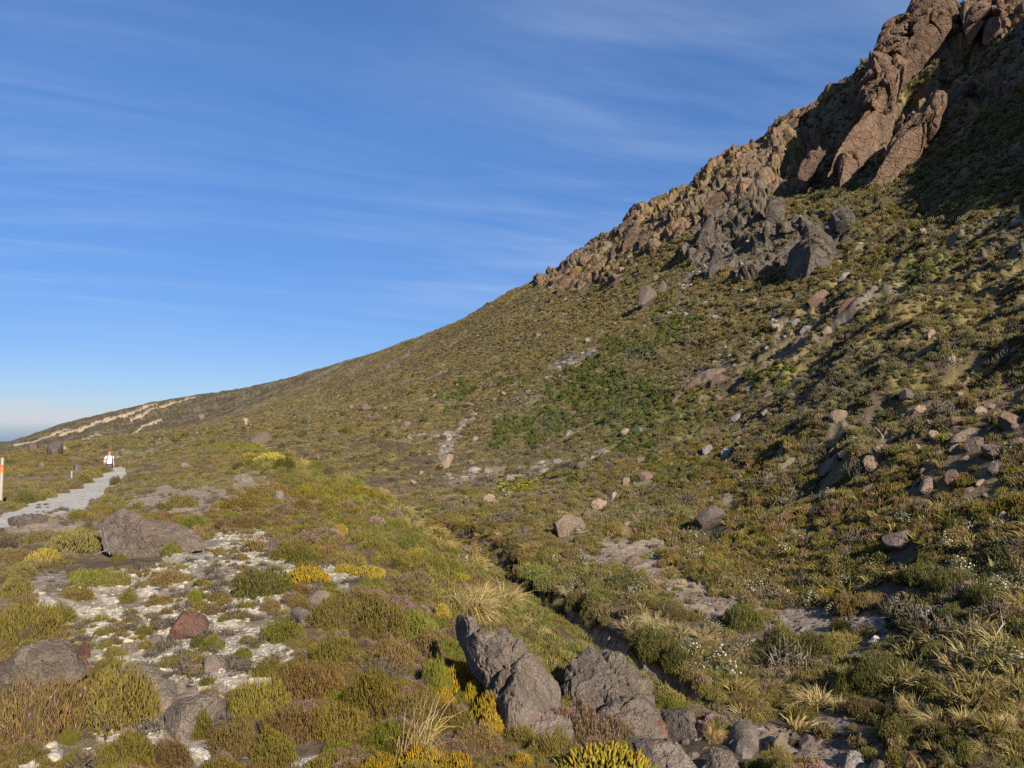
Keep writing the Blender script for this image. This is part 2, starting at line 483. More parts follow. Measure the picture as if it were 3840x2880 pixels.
behind_path = polydist(GX, GY, [(-20.6, 41.0), (-24.4, 49.0), (-26, 56)])[0] < 0.85
M_path |= behind_path
M_white = mask(WHITE, 1.3) & (onbank > 0.5)
M_bare = mask(BARE, 1.2) & (onbank > 0.4)
M_grav = (mask(GRAVEL, 0.8) & (onbank < 0.5) & (GY < 40)) | ((chan > 0.25) & (fbm((GX, GY), 1.2, 3, 0.6, seed=8) > -0.45 + 0.06 * (RR[:, None] - 9)))
M_scree = mask(SCREE, 0.8) & (onbank < 0.5)
M_rock = mask(ROCKY, 1.2) & (onbank < 0.5) & (RR[:, None] > 110)
M_dark = mask([ROCKY[1]], 1.2) & (onbank < 0.5)
M_green = mask(GREEN, 1.5) & (onbank < 0.5)
M_block = mask([[(3280, 1560), (3500, 1500), (3900, 1460), (3900, 1900), (3560, 1930), (3270, 1790)]], 0.8)
M_lime = mask(LIME, 1.0) & (onbank < 0.5)
M_scar = np.zeros(PXg.shape, bool)
for ln, w in SCARS:
    M_scar |= polydist(PXg + jx * 0.5, PYg + jy * 0.35, ln)[0] < w
M_scar &= (RR[:, None] > 60)
M_wash = M_white & (fbm((GX, GY), 0.5, 5, 0.66, seed=61) + 0.3 * micro > -0.08)
calm = np.where(M_path, 0.18, 1.0)
near = 1 - smooth(25, 70, RR[:, None])
relief = near * (0.11 * lump * calm + 0.022 * micro * calm * (RR[:, None] < 30) + 0.018 * M_wash)
relief += (1 - near) * (1 - onbank * 0.7) * (hills * np.clip(RR[:, None] / 140, 0.35, 1.5) * 0.95 + 0.4 * lump * np.clip(RR[:, None] / 160, 0, 1) * (~M_scar))
hum = fbm((GX, GY), 3.4, 4, 0.5, seed=55, ridged=True)
relief += (1 - onbank) * smooth(9, 22, RR[:, None]) * (1 - smooth(220, 420, RR[:, None])) * hum * np.clip(RR[:, None] / 32, 0.35, 1.45) * (0.28 + 0.85 * smooth(2300, 3300, PXg)) * (~M_grav)
relief -= 0.6 * M_scar
soft = M_rock.astype(float)
for _ in range(3):
    soft[1:-1, 1:-1] = (soft[:-2, 1:-1] + soft[2:, 1:-1] + soft[1:-1, :-2] + soft[1:-1, 2:] + soft[1:-1, 1:-1]) / 5
mi = np.where(soft.ravel() > 0.02)[0]
PP = np.stack([GX.ravel()[mi], GY.ravel()[mi], GZ0.ravel()[mi]], 1)
wq = np.stack([fbm(tuple(PP.T), 9.0, 3, seed=90 + k) for k in range(3)], 1) * 4.0
ROT = np.array(Euler((0.5, 0.45, 0.3)).to_matrix())
PQ = (PP + wq) @ ROT
f1, e1 = facets(PQ, 13.0, 3, 1.0, (1.0, 1.0, 1.4))
f2, e2 = facets(PQ, 4.6, 9, 1.0, (1.0, 1.0, 1.2))
f3, e3 = facets(PQ, 1.7, 15, 1.0)
outcrop = smooth(-0.08, 0.12, fbm(tuple(PP.T), 16.0, 4, 0.6, seed=93) + 0.25 * smooth(150, 230, PP[:, 1]) - 0.02)
crk = np.zeros(PXg.size)
rf = np.zeros(PXg.size)
OUT = np.zeros(PXg.size)
OUT[mi] = outcrop
rf[mi] = (f1 * 4.2 + f2 * 1.9 + 0.7 * f3 + 2.0) * outcrop + 0.5 * f2 - 1.0
crk[mi] = 1 - smooth(0.0, 0.1, np.minimum(e1, e2 * 1.5))
OUT = OUT.reshape(PXg.shape)
disp = soft * rf.reshape(PXg.shape)
GZ0 = GZ0 - 9.0 * gul
OUT = np.maximum(OUT, M_dark * 0.85)
GZ = GZ0 + relief + disp * 0.55
DXm, DYm = -0.40 * disp, -0.62 * disp
lrr = np.log(RR)


def gidx(x, y):
    a = np.arctan2(x, y)
    r = np.hypot(x, y)
    ia = np.clip(np.searchsorted(AZ, a) - 1, 0, NA - 2)
    ir = np.clip(np.searchsorted(RR, r) - 1, 0, NR - 2)
    return ir, ia, (r - RR[ir]) / (RR[ir + 1] - RR[ir]), (a - AZ[ia]) / (AZ[ia + 1] - AZ[ia])


def ground(x, y, grid=None):
    g = GZ if grid is None else grid
    ir, ia, tr, ta = gidx(np.asarray(x, float), np.asarray(y, float))
    tr, ta = np.clip(tr, 0, 1), np.clip(ta, 0, 1)
    return (g[ir, ia] * (1 - tr) * (1 - ta) + g[ir + 1, ia] * tr * (1 - ta) + g[ir, ia + 1] * (1 - tr) * ta + g[ir + 1, ia + 1] * tr * ta)


GT = (GZ - EYE) / RR[:, None]


def hit(px, py):
    """where the sight line of a photo pixel meets the terrain"""
    x, y, z = (float(v) for v in ray(px, py))
    a, t = math.atan2(x, y), z / math.hypot(x, y)
    ia = int(np.clip(np.searchsorted(AZ, a), 0, NA - 1))
    col = GT[20:, ia]
    k = np.argmax(col >= t) if (col >= t).any() else len(col) - 2
    r = RR[20 + k]
    return np.array([r * math.sin(a), r * math.cos(a), float(ground(r * math.sin(a), r * math.cos(a)))])


def tint(*c):
    return np.array(c, float)


def build_ground():
    n = PXg.shape
    w = lambda m: np.asarray(m, float)[..., None]
    nA = fbm((GX, GY), 0.9, 5, 0.6, seed=71)
    nB = fbm((GX, GY), 6.0, 5, 0.6, seed=77)
    nC = fbm((GX, GY), 40.0, 4, 0.55, seed=83)
    soil = tint(0.115, 0.085, 0.058) + w(nA) * tint(0.05, 0.038, 0.026)
    moss = tint(0.155, 0.125, 0.045) + w(nA) * tint(0.07, 0.055, 0.02)
    straw = tint(0.18, 0.14, 0.065) + w(nA) * tint(0.09, 0.07, 0.03)
    c = soil * 1.0
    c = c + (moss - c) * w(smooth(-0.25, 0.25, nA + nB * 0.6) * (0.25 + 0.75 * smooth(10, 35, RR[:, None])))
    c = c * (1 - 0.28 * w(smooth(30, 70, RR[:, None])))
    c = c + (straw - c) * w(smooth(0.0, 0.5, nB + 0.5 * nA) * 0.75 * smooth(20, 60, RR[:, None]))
    c = c + (tint(0.17, 0.145, 0.12) - c) * w(smooth(0.18, 0.42, fbm((GX, GY), 9.0, 5, 0.62, seed=97) + 0.3 * nC) * 0.7)
    grey = tint(0.24, 0.20, 0.16) + w(micro) * tint(0.1, 0.09, 0.08)
    c = c + (grey - c) * w((M_white | M_bare)) * 0.85
    earth = tint(0.24, 0.19, 0.14) + w(nA) * tint(0.08, 0.065, 0.05)
    c = c + (earth - c) * w(M_bare & (nA > -0.15)) * 0.8
    c = c + ((tint(0.345, 0.305, 0.24) + w(micro) * 0.14) - c) * w(M_wash)
    c = c + ((tint(0.38, 0.36, 0.325) + w(micro) * 0.05 + w(nA) * 0.04) - c) * w(M_path)
    c = c + ((tint(0.25, 0.195, 0.15) + w(micro) * 0.11 + w(nA) * 0.05) - c) * w(M_grav)
    c = c + ((tint(0.20, 0.16, 0.135) + w(nA) * 0.12) - c) * w(M_scree & (nA > -0.3))
    c = c + ((tint(0.115, 0.125, 0.03) + w(nA) * tint(0.05, 0.05, 0.01)) - c) * w(M_green) * 0.7
    c = c + (tint(0.19, 0.18, 0.03) - c) * w(M_lime) * 0.6
    c = c + ((tint(0.50, 0.385, 0.25) + w(nA) * 0.1) - c) * w(M_scar)
    rk = tint(0.175, 0.115, 0.083) + w(nA) * tint(0.07, 0.05, 0.04)
    rk = rk + (tint(0.125, 0.102, 0.082) - rk) * w(smooth(-0.1, 0.3, nB))
    rk = rk + (tint(0.16, 0.135, 0.05) - rk) * w(smooth(0.1, 0.28, fbm((GX, GY), 7.0, 4, 0.6, seed=101)) * (crk.reshape(n) * 0.5 + 0.5))
    rk = rk + ((tint(0.10, 0.086, 0.075) + w(nA) * 0.035) - rk) * w(M_dark)
    c = c + (rk - c) * w(soft * smooth(0.25, 0.6, OUT + 0.25 * nA))
    c = np.clip(c, 0.02, 0.85)
    idx = np.arange(NR * NA).reshape(NR, NA)
    q = np.stack([idx[:-1, :-1], idx[:-1, 1:], idx[1:, 1:], idx[1:, :-1]], -1).reshape(-1, 4)
    wrap = np.stack([idx[:-1, -1], idx[:-1, 0], idx[1:, 0], idx[1:, -1]], -1)
    q = np.concatenate([q, wrap])
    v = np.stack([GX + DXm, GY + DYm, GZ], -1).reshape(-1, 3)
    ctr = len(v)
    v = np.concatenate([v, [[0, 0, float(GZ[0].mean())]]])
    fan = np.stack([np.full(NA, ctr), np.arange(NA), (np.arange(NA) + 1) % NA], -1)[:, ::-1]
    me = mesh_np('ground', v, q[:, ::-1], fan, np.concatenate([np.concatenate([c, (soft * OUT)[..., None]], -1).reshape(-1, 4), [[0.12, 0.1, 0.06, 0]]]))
    return me


def mesh_np(name, v, quads=None, tris=None, col=None, shade=True):
    me = bpy.data.meshes.new(name)
    v = np.asarray(v, np.float32)
    nq = 0 if quads is None else len(quads)
    nt = 0 if tris is None else len(tris)
    loops = np.concatenate([np.asarray(a, np.int32).ravel() for a in (quads, tris) if a is not None and len(a)])
    me.vertices.add(len(v))
    me.vertices.foreach_set('co', v.ravel())
    me.loops.add(len(loops))
    me.loops.foreach_set('vertex_index', loops)
    me.polygons.add(nq + nt)
    starts = np.concatenate([np.arange(nq) * 4, nq * 4 + np.arange(nt) * 3]).astype(np.int32)
    me.polygons.foreach_set('loop_start', starts)
    if shade:
        me.polygons.foreach_set('use_smooth', np.ones(nq + nt, bool))
    if col is not None:
        a = me.color_attributes.new('Col', 'FLOAT_COLOR', 'POINT')
        cc = np.ones((len(v), 4), np.float32)
        cc[:, :np.shape(col)[-1]] = col
        a.data.foreach_set('color', cc.ravel())
    me.update()
    me.validate()
    return me


# ------------------------------------------------------------------ materials
def mat(name):
    m = bpy.data.materials.new(name)
    m.use_nodes = True
    t = NT(m.node_tree)
    t.n.clear()
    out = t.add('ShaderNodeOutputMaterial')
    return m, t, out


def attr(t, name='Col'):
    return t.add('ShaderNodeAttribute', attribute_name=name).outputs['Color']


def m_ground():
    m, t, out = mat('ground')
    pos = t.add('ShaderNodeNewGeometry').outputs['Position']
    n1 = t.noise(pos, 14.0, 6.0, 0.7)
    n2 = t.noise(pos, 70.0, 3.0, 0.6)
    c = t.mix(1.0, attr(t), t.add('ShaderNodeCombineColor', ins={0: t.ramp(n1, 0.25, 0.8, 0.55, 1.45), 1: t.ramp(n1, 0.25, 0.8, 0.55, 1.45), 2: t.ramp(n1, 0.25, 0.8, 0.55, 1.4)}).outputs[0], 'MULTIPLY')
    rk = t.add('ShaderNodeAttribute', attribute_name='Col').outputs['Alpha']
    r1 = t.noise(pos, 0.5, 8.0, 0.68)
    vo = t.add('ShaderNodeTexVoronoi', feature='DISTANCE_TO_EDGE', ins={'Vector': t.add('ShaderNodeVectorMath', operation='ADD', ins={0: pos, 1: t.add('ShaderNodeVectorMath', operation='SCALE', ins={0: t.noise(pos, 0.4, 4.0, 0.6, 0.0, 1), 'Scale': 2.5}).outputs[0]}).outputs[0], 'Scale': 0.42})
    rh = t.math('MULTIPLY', rk, t.math('ADD', t.math('MULTIPLY', r1, 30.0), t.math('MULTIPLY', t.ramp(vo.outputs['Distance'], 0.0, 0.1), 9.0)))
    rv = t.mix(rk, (1, 1, 1, 1), t.mix(t.ramp(r1, 0.3, 0.7), (0.62, 0.58, 0.55, 1), (1.35, 1.3, 1.2, 1)))
    c = t.mix(1.0, c, rv, 'MULTIPLY')
    h = t.math('ADD', rh, t.math('ADD', n1, t.math('MULTIPLY', n2, 0.35)))
    b = t.add('ShaderNodeBump', ins={'Strength': 0.8, 'Distance': 0.03, 'Height': h})
    p = t.add('ShaderNodeBsdfPrincipled', ins={'Base Color': c, 'Roughness': 0.95, 'Normal': b.outputs[0]})
    p.inputs['Specular IOR Level'].default_value = 0.12
    t.l.new(p.outputs[0], out.inputs[0])
    return m


def m_rock(name, scale, a, b, stain, lichen, amount=0.5, stain_amt=0.4):
    """weathered stone: two tones, stained and lichened patches, pits; works in the object's own space"""
    m, t, out = mat(name)
    tc = t.add('ShaderNodeTexCoord').outputs['Object']
    oi = t.add('ShaderNodeObjectInfo')
    sh = t.add('ShaderNodeVectorMath', operation='ADD', ins={0: tc, 1: t.add('ShaderNodeCombineXYZ', ins={0: t.math('MULTIPLY', oi.outputs['Random'], 37.0), 1: 0.0, 2: 0.0}).outputs[0]}).outputs[0]
    n1 = t.noise(sh, 2.2 * scale, 8.0, 0.62)
    n2 = t.noise(sh, 11.0 * scale, 6.0, 0.7)
    n3 = t.noise(sh, 34.0 * scale, 4.0, 0.7)
    n4 = t.noise(sh, 1.1 * scale, 5.0, 0.6, 0.4)
    c = t.mix(t.ramp(n1, 0.32, 0.68), a, b)
    c = t.mix(t.math('MULTIPLY', t.ramp(n4, 0.56, 0.66), stain_amt), c, stain)
    c = t.mix(t.math('MULTIPLY', t.ramp(n2, 0.56, 0.7), amount), c, lichen)
    v = t.math('MULTIPLY', t.ramp(n3, 0.25, 0.75, 0.72, 1.3), t.ramp(oi.outputs['Random'], 0, 1, 0.82, 1.2, False))
    c = t.mix(1.0, c, t.add('ShaderNodeCombineColor', ins={0: v, 1: v, 2: v}).outputs[0], 'MULTIPLY')
    vo = t.add('ShaderNodeTexVoronoi', feature='DISTANCE_TO_EDGE', ins={'Vector': t.add('ShaderNodeVectorMath', operation='ADD', ins={0: sh, 1: t.add('ShaderNodeVectorMath', operation='SCALE', ins={0: t.noise(sh, 3.0 * scale, 4.0, 0.6, 0.0, 1), 'Scale': 0.7 / scale}).outputs[0]}).outputs[0], 'Scale': 2.6 * scale})
    crack = t.ramp(vo.outputs['Distance'], 0.0, 0.09)
    pit = t.ramp(t.noise(sh, 19.0 * scale, 3.0, 0.55), 0.33, 0.5)
    h = t.math('ADD', t.math('MULTIPLY', n1, 1.0), t.math('ADD', t.math('MULTIPLY', n2, 0.6), t.math('MULTIPLY', n3, 0.3)))
    h = t.math('ADD', h, t.math('ADD', t.math('MULTIPLY', crack, 0.75 if scale < 0.5 else 0.22), t.math('MULTIPLY', pit, 0.22)))
    bp = t.add('ShaderNodeBump', ins={'Strength': 0.8, 'Distance': 0.12 / scale, 'Height': h})
    p = t.add('ShaderNodeBsdfPrincipled', ins={'Base Color': c, 'Roughness': 0.93, 'Normal': bp.outputs[0]})
    p.inputs['Specular IOR Level'].default_value = 0.15
    t.l.new(p.outputs[0], out.inputs[0])
    return m


def m_leaf(name, var=0.25, hue=0.025, trans=0.3, gain=1.0, sat=1.0):
    """foliage: the colour of each shoot comes with the mesh, each plant differs a little from the next"""
    m, t, out = mat(name)
    oi = t.add('ShaderNodeObjectInfo').outputs['Random']
    pos = t.add('ShaderNodeNewGeometry').outputs['Position']
    patch = t.noise(pos, 0.11, 3.0, 0.6)
    hs = t.add('ShaderNodeHueSaturation', ins={'Hue': t.math('ADD', t.ramp(oi, 0, 1, 0.5 - hue, 0.5 + hue, False), t.ramp(patch, 0.3, 0.7, -hue * 0.7, hue * 0.7)),
                                               'Saturation': t.ramp(patch, 0.3, 0.7, 1.1 * sat, 0.82 * sat), 'Value': t.math('MULTIPLY', gain, t.ramp(t.math('FRACT', t.math('MULTIPLY', oi, 7.31)), 0, 1, 1 - var, 1 + var, False)),
                                               'Color': attr(t)})
    d = t.add('ShaderNodeBsdfDiffuse', ins={'Color': hs.outputs[0]})
    tr = t.add('ShaderNodeBsdfTranslucent', ins={'Color': hs.outputs[0]})
    mx = t.add('ShaderNodeMixShader', ins={0: trans, 1: d.outputs[0], 2: tr.outputs[0]})
    t.l.new(mx.outputs[0], out.inputs[0])
    return m


def m_plain(name, c, rough=0.8, var=0.12, scale=20.0):
    m, t, out = mat(name)
    tc = t.add('ShaderNodeTexCoord').outputs['Object']
    n = t.noise(tc, scale, 5.0, 0.6)
    v = t.ramp(n, 0.2, 0.8, 1 - var, 1 + var)
    cc = t.mix(1.0, (*c, 1), t.add('ShaderNodeCombineColor', ins={0: v, 1: v, 2: v}).outputs[0], 'MULTIPLY')
    p = t.add('ShaderNodeBsdfPrincipled', ins={'Base Color': cc, 'Roughness': rough})
    p.inputs['Specular IOR Level'].default_value = 0.25
    t.l.new(p.outputs[0], out.inputs[0])
    return m


MG = m_ground()


def link(name, me, m=None, parent=None, loc=None):
    o = bpy.data.objects.new(name, me)
    COL.objects.link(o)
    if m is not None:
        me.materials.append(m)
    if parent is not None:
        o.parent = parent
    if loc is not None:
        o.location = loc
    return o


def tag(o, label=None, cat=None, group=None, kind=None):
    if label:
        o['label'] = label
    if cat:
        o['category'] = cat
    if group:
        o['group'] = group
    if kind:
        o['kind'] = kind
    return o


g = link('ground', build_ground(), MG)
tag(g, kind='structure')
# ------------------------------------------------------------------ the plain far below
def build_plain():
    r = np.array([5200, 9000, 16000, 30000, 45000.0])
    a = np.radians(np.arange(0, 360, 5))
    v = np.stack([r[:, None] * np.sin(a), r[:, None] * np.cos(a), np.full((5, 72), -705.0)], -1).reshape(-1, 3)
    i = np.arange(5 * 72).reshape(5, 72)
    j = np.roll(i, -1, 1)
    q = np.stack([i[:-1], i[1:], j[1:], j[:-1]], -1).reshape(-1, 4)
    m, t, out = mat('plain')
    pos = t.add('ShaderNodeNewGeometry').outputs['Position']
    n = t.noise(pos, 0.0006, 6.0, 0.6)
    d = t.add('ShaderNodeBsdfDiffuse', ins={'Color': t.mix(t.ramp(n, 0.35, 0.65), (0.07, 0.09, 0.04, 1), (0.14, 0.13, 0.07, 1))})
    t.l.new(d.outputs[0], out.inputs[0])
    tag(link('plain', mesh_np('plain', v, q), m), kind='structure')


build_plain()

# ------------------------------------------------------------------ rocks and crags
ROCK = {
    'lava': m_rock('lava_stone', 3.0, (0.122, 0.097, 0.077, 1), (0.195, 0.157, 0.125, 1), (0.24, 0.092, 0.055, 1), (0.31, 0.27, 0.215, 1), 0.45, 0.6),
    'brown': m_rock('brown_lava_stone', 3.0, (0.115, 0.088, 0.07, 1), (0.175, 0.137, 0.11, 1), (0.15, 0.085, 0.055, 1), (0.24, 0.21, 0.17, 1), 0.3, 0.3),
    'red': m_rock('red_stone', 4.0, (0.13, 0.062, 0.043, 1), (0.095, 0.058, 0.046, 1), (0.24, 0.10, 0.05, 1), (0.24, 0.19, 0.16, 1), 0.25, 0.5),
    'tan': m_rock('tan_stone', 1.2, (0.27, 0.20, 0.145, 1), (0.205, 0.15, 0.112, 1), (0.27, 0.165, 0.10, 1), (0.32, 0.28, 0.22, 1), 0.4, 0.3),
    'rust': m_rock('rusty_stone', 1.2, (0.17, 0.108, 0.082, 1), (0.125, 0.088, 0.072, 1), (0.21, 0.10, 0.065, 1), (0.24, 0.205, 0.165, 1), 0.35, 0.35),
    'grey': m_rock('grey_stone', 1.2, (0.21, 0.19, 0.17, 1), (0.155, 0.138, 0.125, 1), (0.18, 0.13, 0.10, 1), (0.36, 0.34, 0.30, 1), 0.45, 0.2),
    'dark': m_rock('dark_stone', 1.0, (0.095, 0.077, 0.067, 1), (0.14, 0.108, 0.09, 1), (0.18, 0.095, 0.06, 1), (0.23, 0.205, 0.175, 1), 0.4, 0.25),
    'white': m_rock('white_stone', 4.0, (0.45, 0.43, 0.38, 1), (0.34, 0.31, 0.27, 1), (0.25, 0.2, 0.16, 1), (0.55, 0.54, 0.48, 1), 0.5, 0.3),
    'crag': m_rock('crag_stone', 0.16, (0.175, 0.115, 0.077, 1), (0.10, 0.07, 0.052, 1), (0.20, 0.112, 0.066, 1), (0.19, 0.155, 0.105, 1), 0.4, 0.4),
    'crag_dark': m_rock('dark_crag_stone', 0.16, (0.09, 0.076, 0.064, 1), (0.13, 0.108, 0.086, 1), (0.16, 0.105, 0.07, 1), (0.13, 0.115, 0.05, 1), 0.5, 0.25),
}
ADJ = {'lava': 'pitted grey lava', 'brown': 'brown lava', 'red': 'brick-red', 'tan': 'tan', 'rust': 'rusty brown', 'grey': 'pale grey', 'dark': 'dark brown', 'white': 'chalk-white', 'crag': 'sunlit brown', 'crag_dark': 'dark'}


def ring_solid(name, B, nrm, thick, m, rings=24, fac=(), back=0.5, pits=0.0, prof=0.5, seed=0, cuts=0):
    """a solid with a given rim B (n points round it), swelling along nrm in front and, less, behind; then broken by facets"""
    B = np.asarray(B, float)
    n = len(B)
    c = B.mean(0)
    nrm = np.asarray(nrm, float)
    nrm = nrm / np.linalg.norm(nrm)
    rows, lev = [], []
    s = np.sin(np.linspace(math.pi / 2, 0.0, rings + 1))[:-1]
    for sgn, tk in ((1, thick), (-1, thick * back)):
        for k, q in enumerate(s):
            if sgn < 0 and k == 0:
                continue
            rows.append(c + (B - c) * q + nrm * sgn * tk * max(0.0, 1 - q * q) ** prof)
            lev.append((q, sgn))
    order = [i for i, (q, g) in enumerate(lev) if g > 0][::-1] + [i for i, (q, g) in enumerate(lev) if g < 0]
    rows = [rows[i] for i in order]
    V = np.concatenate(rows + [[c + nrm * thick], [c - nrm * thick * back]])
    R = len(rows)
    i = np.arange(R * n).reshape(R, n)
    j = np.roll(i, -1, 1)
    quads = np.stack([i[:-1], i[1:], j[1:], j[:-1]], -1).reshape(-1, 4)
    t0 = np.stack([np.full(n, R * n), i[0], j[0]], -1)
    t1 = np.stack([np.full(n, R * n + 1), j[-1], i[-1]], -1)
    off = V - c
    rad_ = np.linalg.norm(off, axis=1, keepdims=True) + 1e-9
    out = off / rad_ * 0.35 + nrm * 0.75
    out = out * (1 - 0.55 * np.clip(np.concatenate([np.repeat([lev[i][0] for i in order], n), [0, 0]]), 0, 1) ** 3)[:, None]
    q = V - c + seed * 13.7
    for size, amp, stretch in fac:
        wv = np.stack([fbm(tuple(q.T), size * 1.3, 2, seed=seed + k) for k in range(3)], 1) * size * 0.35
        h, e = facets((q + wv) @ ROT, size, seed, 0.75, stretch)
        V = V + out * (h * amp)[:, None]
    if cuts:
        r_ = np.random.default_rng(seed + 900)
        for _ in range(cuts):
            d = nrm * 0.85 + r_.normal(size=3) * 0.62
            d /= np.linalg.norm(d)
            pr = (V - c) @ d
            V = V - np.outer(np.maximum(pr - np.quantile(pr, r_.uniform(0.74, 0.93)), 0) * 0.94, d)
    if pits:
        a = fbm(tuple(q.T), pits * 5, 4, 0.6, seed=seed + 40, ridged=True)
        b = fbm(tuple(q.T), pits, 3, 0.6, seed=seed + 44)
        V = V + out * (a * pits * 1.1 + b * pits * 0.5 - pits * 1.3 * smooth(0.25, 0.6, b))[:, None]
    me = mesh_np(name, V - c, quads, np.concatenate([t0, t1]), shade=True)
    o = link(name, me, m, loc=c)
    return o


def resample(poly, n, jit=0.0, seed=0):
    p = np.array(poly, float)
    q = np.roll(p, -1, 0)
    L = np.linalg.norm(q - p, axis=1)
    cum = np.concatenate([[0], np.cumsum(L)])
    s = np.linspace(0, cum[-1], n, endpoint=False)
    k = np.clip(np.searchsorted(cum, s, side='right') - 1, 0, len(p) - 1)
    t = ((s - cum[k]) / L[k])[:, None]
    r = p[k] * (1 - t) + q[k] * t
    return r


def rock(name, poly, m, lie=0.4, thick=None, fac=None, n=120, rings=22, pits=0.0, sink=0.1, seed=1, dY=0.0, prof=0.5, back=0.5, Yb=None, Yt=None, cuts=8, sq=1.0, face=False):
    """a rock that fills a seen outline; it stands on the ground under its lower edge and leans back as the ground does"""
    p = resample(poly, n)
    p[:, 1] = p[:, 1].max() - (p[:, 1].max() - p[:, 1]) * sq
    y1, y0 = p[:, 1].max(), p[:, 1].min()
    cx = p[p[:, 1] > y1 - 0.25 * (y1 - y0), 0].mean()
    if Yb is None:
        Yb = hit(cx, y1 - (y1 - y0) * 0.06)[1] + dY
    if Yt is None:
        h = (y1 - y0) / F * Yb
        Yg = hit(p[:, 0].mean(), y0)[1]
        dip = max(0.0, (y1 - 1600) / F)
        Yt = Yb + h * (dip + 0.12) + min(lie * max(Yg - Yb, 0), 5 * h)
    p[:, 1] += 0.16 * (y1 - y0) * ((p[:, 1] - y0) / (y1 - y0)) ** 3
    Y = Yb + (y1 - p[:, 1]) / (y1 - y0) * (Yt - Yb)
    B = at(p[:, 0], p[:, 1], Y)
    w = np.linalg.norm(B.max(0) - B.min(0))
    u = np.array([1.0, 0, 0])
    hi, lo = B[p[:, 1] < y0 + 0.3 * (y1 - y0)].mean(0), B[p[:, 1] > y1 - 0.3 * (y1 - y0)].mean(0)
    v = hi - lo
    v[0] = 0
    nrm = np.cross(u, v)
    nrm = nrm if nrm[1] < 0 else -nrm
    if face:                      # a cliff swells outward from the hill, not up along it
        out_ = -(B.mean(0) - np.array([0, 0, EYE]))
        nrm = out_ / np.linalg.norm(out_) + 0.6 * nrm / np.linalg.norm(nrm)
    size = min(B[:, 0].max() - B[:, 0].min(), np.linalg.norm(v) * 1.4)
    th = thick * size if thick else 0.4 * size
    if fac is None:
        fac = ((size * 0.55, size * 0.17, (1, 1, 1)), (size * 0.2, size * 0.06, (1, 1, 1)), (size * 0.07, size * 0.022, (1, 1, 1)))
    else:
        fac = tuple((a * size, b * size, c) for a, b, c in fac)
    return ring_solid(name, B, nrm, th, m, rings, fac, back, pits * size, prof, seed, cuts)


LAND = []          # (px, py, phrase) things that other labels lean on


def boulder_outline(bb, tilt=0, seed=0, slab=1.0):
    """an angular outline inside a seen box"""
    r = random.Random(seed)
    x0, y0, x1, y1 = bb
    k = r.randint(6, 9)
    pts = []
    a0 = r.random() * 6.28
    for i in range(k):
        a = a0 + (i + r.uniform(-0.32, 0.32)) * 2 * math.pi / k
        q = r.uniform(0.8, 1.05)
        pts.append((math.cos(a) * q, math.sin(a) * q * slab))
    ct, st = math.cos(rad(tilt)), math.sin(rad(tilt))
    pts = [(a * ct + b * st, -a * st + b * ct) for a, b in pts]
    xs, ys = [a for a, b in pts], [b for a, b in pts]
    return [((a - min(xs)) / (max(xs) - min(xs)) * (x1 - x0) + x0, (b - min(ys)) / (max(ys) - min(ys)) * (y1 - y0) + y0) for a, b in pts]


